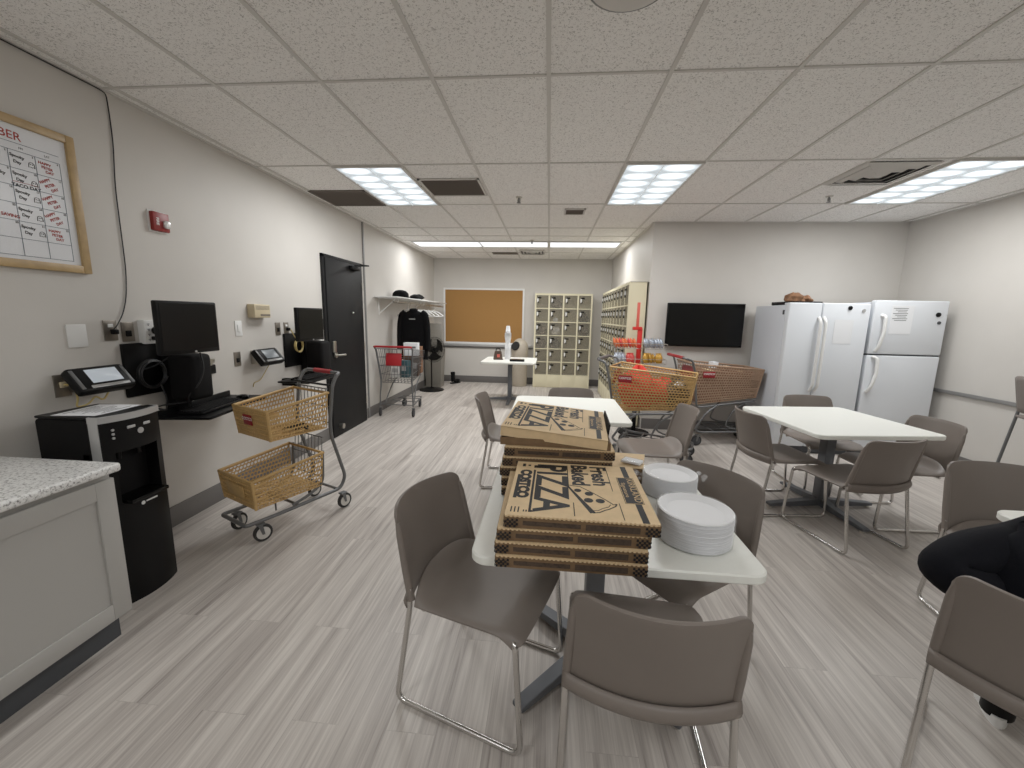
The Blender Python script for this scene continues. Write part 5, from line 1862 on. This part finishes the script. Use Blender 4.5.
for q in range(8):
    g.box((-.02 + .008 * (q % 3), -.0014, .12 - q * .018), (.15 - .03 * (q % 3), .0006, .006))
g.build('printed_lines', M['steelgrey'], o2)
for x, z, r_0, m, lb in ((4.115, 1.60, .024, M['blackmatte'], 'larger black round magnet on the freezer door'), (4.135, 1.515, .017, M['gasket'], 'smaller dark round magnet on the freezer door')):
    q = thing('fridge_magnet', lb, 'magnet', (x, FY + .0005, z), 0, 'round fridge magnets')
    MB().cyl((0, 0, 0), (0, -.008, 0), r_0, seg=20).build('disc', m, q)
# things on top of the side-by-side fridge
ZF = 1.69 - .0095
o = thing('black_tray', 'black tray on top of the side-by-side refrigerator', 'tray', (2.80, 5.02, ZF), R(6))
t_ = MB(); t_.slab(.32, .40, 0, .012, .03)
for s in (-1, 1):
    t_.box((s * .155, 0, .022), (.012, .38, .035), .004); t_.box((0, s * .195, .022), (.30, .012, .035), .004)
t_.build('tray', M['black'], o)
cloth_heap('leather_glove', 'brown crumpled work glove on the black tray, left one', 'glove', (2.75, 4.98, ZF + .013), (.085, .10, .07), R(25), M['leather'], 61)
cloth_heap('leather_glove', 'brown crumpled work glove right of the other glove on the tray', 'glove', (2.89, 5.02, ZF + .013), (.065, .09, .055), R(-15), M['leather'], 66)
o = thing('foil_pan', 'pale flat plastic lid lying on top of the side-by-side refrigerator', 'lid', (3.12, 4.98, ZF), R(-4))
MB().slab(.26, .24, 0, .018, .03).build('lid_plate', M['silver'], o)
cloth_heap('plastic_bag', 'crumpled white plastic bag between gloves and lid on the refrigerator', 'bag', (3.03, 5.22, ZF), (.07, .09, .035), 0, M['whitecloth'], 71)

# ------------------------------------------------------------------ red snack rack
RX, RY = 1.03, 5.38
o = thing('snack_rack', 'red metal snack rack with wire trays before the locker end panel', 'rack', (RX + .13, RY, 0))
MB().box((0, 0, 1.05), (.055, .05, .66), .004).build('post', M['redmetal'], o)
MB().box((0, 0, .37), (.05, .045, .70), .004).build('lower_post', M['blackmatte'], o)
MB().box((-.035, 0, 1.375), (.11, .07, .04), .004).build('top_bracket', M['redmetal'], o)
MB().box((-.035, 0, 1.54), (.035, .018, .32), .003).build('upper_rod', M['redpale'], o)
MB().lathe([(.0001, 0), (.20, 0), (.20, .02), (.05, .035), (.0001, .035)], seg=28).build('base', M['blackmatte'], o)
def wtray(z, name):
    m = MB()
    x0_, x1_, y0_, y1_ = -.33, .30, -.20, .14
    for q in range(12):
        xx = x0_ + (x1_ - x0_) * q / 11
        m.tube([(xx, y0_, z), (xx, y1_, z)], .0025, 5)
    for zz in (z, z + .06):
        m.tube([(x0_, y0_, zz), (x1_, y0_, zz), (x1_, y1_, zz), (x0_, y1_, zz)], .004, 6, closed=True)
    for xx in (x0_, x1_):
        for yy in (y0_, y1_):
            m.tube([(xx, yy, z), (xx, yy, z + .06)], .003, 5)
    m.build(name, M['steel'], o, smooth=0)
wtray(1.13, 'wire_tray'); wtray(.94, 'wire_tray')
snack0 = {}
def packet(x, y, z, m, lb, rz, tilt):
    if m.name not in snack0:
        q = thing('snack_packet', lb, 'snack packet', (x, y, z), rz, 'snack packets on the red rack')
        g = MB(); g.T = Matrix.Rotation(tilt, 4, 'X')
        g.ball((0, 0, .062), .058, 12, 8, (.66, .36, 1.08))
        g.box((0, 0, .124), (.055, .004, .012)); g.box((0, 0, .004), (.055, .004, .008))
        g.build('packet', m, q, smooth=60)
        snack0[m.name] = q
    else:
        copy_thing(snack0[m.name], (x, y, z), rz, lb)
ORD = ('first', 'second', 'third', 'fourth', 'fifth', 'sixth', 'seventh', 'eighth')
for q in range(8):
    c = 'red' if q % 3 == 2 else 'orange'
    packet(RX - .17 + q * .035, RY - .10 - .012 * (q % 2), 1.134, M['pinkwrap'] if c == 'red' else M['orange'], c + ' snack packet, ' + ORD[q] + ' from the left on the upper tray left of the red post', R(70 + 9 * (q % 3)), R(-18))
for q in range(7):
    packet(RX + .20 + q * .033, RY - .10 + .014 * (q % 2), 1.134, M['silverwrap'], 'silver snack packet, ' + ORD[q] + ' right of the red post on the upper tray', R(60 + 13 * (q % 3)), R(-14))
for q in range(5):
    c = 'red' if q > 2 else 'silver'
    packet(RX - .16 + q * .05, RY - .12, .944, M['pinkwrap'] if c == 'red' else M['silverwrap'], c + ' snack packet, ' + ORD[q] + ' from the left on the lower tray left of the red post', R(20 * (q % 3)), R(-14))
for q in range(6):
    packet(RX + .20 + q * .038, RY - .11 + .014 * (q % 2), .944, M['goldwrap'], 'gold snack packet, ' + ORD[q] + ' right of the red post on the lower tray', R(25 * (q % 4)), R(-14))
# ------------------------------------------------------------------ seated person (right edge)
PC = Vector((1.577, 1.237, 0))
th = R(45)
fx, fy = math.cos(th), math.sin(th)
def L(right, fwd, z):
    return Vector((PC.x + fwd * fx + right * fy, PC.y + fwd * fy - right * fx, z))
def skin_body(name, nodes, edges, m, parent, root=0, sub=2):
    bm = bmesh.new()
    lay = bm.verts.layers.skin.verify()
    vs = []
    for p, r_0 in nodes:
        v = bm.verts.new(p)
        v[lay].radius = r_0 if isinstance(r_0, tuple) else (r_0, r_0)
        vs.append(v)
    vs[root][lay].use_root = True
    for a, b in edges:
        bm.edges.new((vs[a], vs[b]))
    me = bpy.data.meshes.new(name)
    bm.to_mesh(me); bm.free()
    me.materials.append(m)
    o = bpy.data.objects.new(name, me)
    COL.objects.link(o)
    o.parent = parent
    s = o.modifiers.new('skin', 'SKIN'); s.use_smooth_shade = True
    u = o.modifiers.new('smooth', 'SUBSURF'); u.levels = sub; u.render_levels = sub
    return o
per = thing('person', 'person in black sitting at the right edge with left elbow jutting out', 'person', (0, 0, 0))
sh_l = Vector((1.645, 1.44, .765)); el_l = Vector((1.30, 1.36, .715)); wr_l = L(-.06, .16, .60)
sh_r = L(.28, .20, .86); el_r = L(.30, .40, .78); wr_r = L(.12, .56, .785)
nodes = [(L(.0, -.05, .53), (.15, .12)), (L(.01, .01, .66), (.15, .12)), (L(.05, .12, .78), (.155, .12)), (L(.08, .20, .87), (.12, .10)), (L(.11, .26, .96), .058),
         (L(-.02, .19, .85), .085), (sh_l, .080), (el_l, .072), (wr_l, .060),
         (L(.2, .20, .87), .085), (sh_r, .074), (el_r, .056), (wr_r, .04)]
mid = sh_l.lerp(el_l, .5) + Vector((0, 0, .012))
nodes.append((mid, .078))
nodes.append((L(-.15, .12, .70), .115))
nodes.append((Vector((1.345, 1.33, .675)), .072))
edges = [(0, 1), (1, 2), (2, 3), (3, 4), (3, 5), (5, 6), (6, 13), (13, 7), (7, 15), (15, 8), (3, 9), (9, 10), (10, 11), (11, 12), (1, 14)]
skin_body('jacket', nodes, edges, M['navy'], per)
hip_l, hip_r = L(-.10, -.02, .535), L(.10, -.02, .535)
kn_l, kn_r = L(-.075, .41, .53), L(.20, .42, .52)
an_l, an_r = L(-.06, .34, .13), L(.22, .44, .12)
nodes = [(L(0, -.08, .54), (.15, .10)), (hip_l, .10), (kn_l, .068), (an_l, .052), (hip_r, .10), (kn_r, .068), (an_r, .052)]
skin_body('trousers', nodes, [(0, 1), (1, 2), (2, 3), (0, 4), (4, 5), (5, 6)], M['pants'], per)
# head and neck
hc = L(.12, .36, 1.10)
HM = Matrix.Translation(hc) @ Matrix.Rotation(th - PI / 2, 4, 'Z') @ Matrix.Rotation(R(-12), 4, 'X')
hm = MB(); hm.T = HM
def headf(u, v):
    a = 2 * PI * u; b = PI * v
    x = .076 * math.sin(b) * math.cos(a); y = .098 * math.sin(b) * math.sin(a); z = -.118 * math.cos(b)
    if z < -.02:
        k = 1 - .35 * ((-.02 - z) / .10); x *= k
        if y < 0: y *= k * .9
    nose = math.exp(-((x / .014) ** 2)) * math.exp(-(((z + .018) / .022) ** 2)) if y > 0 else 0
    y += .022 * nose
    eye = (math.exp(-(((abs(x) - .03) / .014) ** 2)) * math.exp(-(((z - .012) / .012) ** 2))) if y > 0 else 0
    y -= .010 * eye
    return (x, y, z)
hm.grid(headf, 48, 36)
hm.tube([(0, -.02, -.20), (0, -.01, -.08)], [.058, .052], 16)
for s in (-1, 1):
    hm.ball((s * .078, -.008, -.005), .026, 10, 8, (.4, .75, 1.15))
ho = hm.build('head', M['skin'], per, smooth=80)
hr = MB(); hr.T = HM
def hairf(u, v):
    a = 2 * PI * u; b = PI * (.5 + .5 * v) if False else PI * v * .58
    x = .084 * math.sin(b) * math.cos(a); y = .106 * math.sin(b) * math.sin(a) - .008; z = .126 * math.cos(b)
    if y > .05:
        z = max(z, .055)
    return (x, y, z)
hr.grid(hairf, 36, 18)
hr.build('hair', M['hair'], per, smooth=80, solid=.004)
for s in (-1, 1):
    fe = MB(); fe.T = HM
    fe.ball((s * .03, .082, .012), .011, 10, 8)
    fe.build('eye', M['white'], ho)
    fe = MB(); fe.T = HM
    fe.ball((s * .03, .0915, .012), .005, 8, 6)
    fe.build('pupil', M['hair'], ho)
    fe = MB(); fe.T = HM
    fe.box((s * .03, .094, .032), (.028, .004, .005), .002)
    fe.build('eyebrow', M['hair'], ho)
fe = MB(); fe.T = HM
fe.ball((0, .083, -.058), .02, 12, 6, (1.1, .35, .28))
fe.build('mouth', M['redpale'], ho)
# hands: palm and five fingers each
def hand(wr, d, up, s, nm):
    d = d.normalized(); side = d.cross(up).normalized(); up = side.cross(d).normalized()
    nodes = [(wr, .024), (wr + d * .045, (.034, .016)), (wr + d * .085, (.036, .015))]
    edges = [(0, 1), (1, 2)]
    skin_body(nm, nodes, edges, M['skin'], per, 0, 2)
    for k in range(4):
        base = wr + d * .08 + side * (-.030 + .020 * k)
        ln = (.062, .072, .067, .052)[k]
        p1 = base + d * ln * .45 - up * .004; p2 = base + d * ln * .78 - up * .018; p3 = base + d * ln * .92 - up * .034
        skin_body('finger', [(base, .0095), (p1, .009), (p2, .0082), (p3, .0072)], [(0, 1), (1, 2), (2, 3)], M['skin'], per, 0, 2)
    tb_ = wr + d * .03 + side * s * .028
    skin_body('thumb', [(tb_, .011), (tb_ + d * .03 + side * s * .02 - up * .006, .0105), (tb_ + d * .058 + side * s * .022 - up * .014, .0085)], [(0, 1), (1, 2)], M['skin'], per, 0, 2)
hand(wr_l + Vector((fx, fy, 0)) * .0, Vector((fx * .9 + fy * .3, fy * .9 - fx * .3, -.12)), Vector((0, 0, 1)), 1, 'hand')
hand(wr_r, Vector((fx, fy, -.05)), Vector((0, 0, 1)), -1, 'hand')
def shoe(an, yaw):
    T = Matrix.Translation((an.x, an.y, 0)) @ Matrix.Rotation(yaw - PI / 2, 4, 'Z')
    s = MB(); s.T = T
    outl = []
    for k in range(28):
        a = 2 * PI * k / 28
        w0 = .046 if math.sin(a) > 0 else .040
        outl.append((w0 * math.cos(a), .075 + .142 * math.sin(a)))
    s.prism(outl, 0.0, .038)
    so = s.build('shoe_sole', M['white'], per, smooth=50)
    u = MB(); u.T = T
    u.ball((0, .11, .045), .045, 16, 10, (.95, 2.0, .80))
    u.tube([(0, -.005, .03), (0, -.012, .07), (0, -.008, .12)], [.046, .047, .046], 16)
    u.ball((0, .03, .07), .045, 14, 8, (.95, 1.2, .9))
    u.build('shoe_upper', M['black'], per, smooth=80)
shoe(Vector((an_l.x, an_l.y, 0)), th + R(8))
shoe(Vector((an_r.x, an_r.y, 0)), th - R(5))

# ------------------------------------------------------------------ camera, world
F_, YAW, PIT, ROL = 408.94, -8.60093e-02, -1.6396429e-01, 2.00086525e-02
fwd = Vector((math.sin(YAW) * math.cos(PIT), math.cos(YAW) * math.cos(PIT), math.sin(PIT)))
r0 = Vector((math.cos(YAW), -math.sin(YAW), 0)); u0 = r0.cross(fwd)
rt_ = r0 * math.cos(ROL) + u0 * math.sin(ROL)
up_ = -r0 * math.sin(ROL) + u0 * math.cos(ROL)
cam = bpy.data.cameras.new('camera')
cam.sensor_fit = 'HORIZONTAL'
cam.sensor_width = 36.0
cam.lens = F_ / 1024 * 36.0
cam.clip_start = 0.02
co = bpy.data.objects.new('camera', cam)
COL.objects.link(co)
m3 = Matrix((rt_, up_, -fwd)).transposed()
co.matrix_world = Matrix.Translation((0, 0, 1.495)) @ m3.to_4x4()
scene.camera = co
wd = bpy.data.worlds.new('world')
scene.world = wd
wd.use_nodes = True
wd.node_tree.nodes['Background'].inputs['Color'].default_value = (1, .98, .95, 1)
wd.node_tree.nodes['Background'].inputs['Strength'].default_value = 0.15
scene.view_settings.view_transform = 'Standard'
scene.view_settings.look = 'None'
scene.view_settings.exposure = 0.0
scene.view_settings.gamma = 1.07
scene.cycles.max_bounces = 8
scene.cycles.diffuse_bounces = 4
scene.cycles.transparent_max_bounces = 12
scene.cycles.use_denoising = True
scene.cycles.sample_clamp_indirect = 8.0
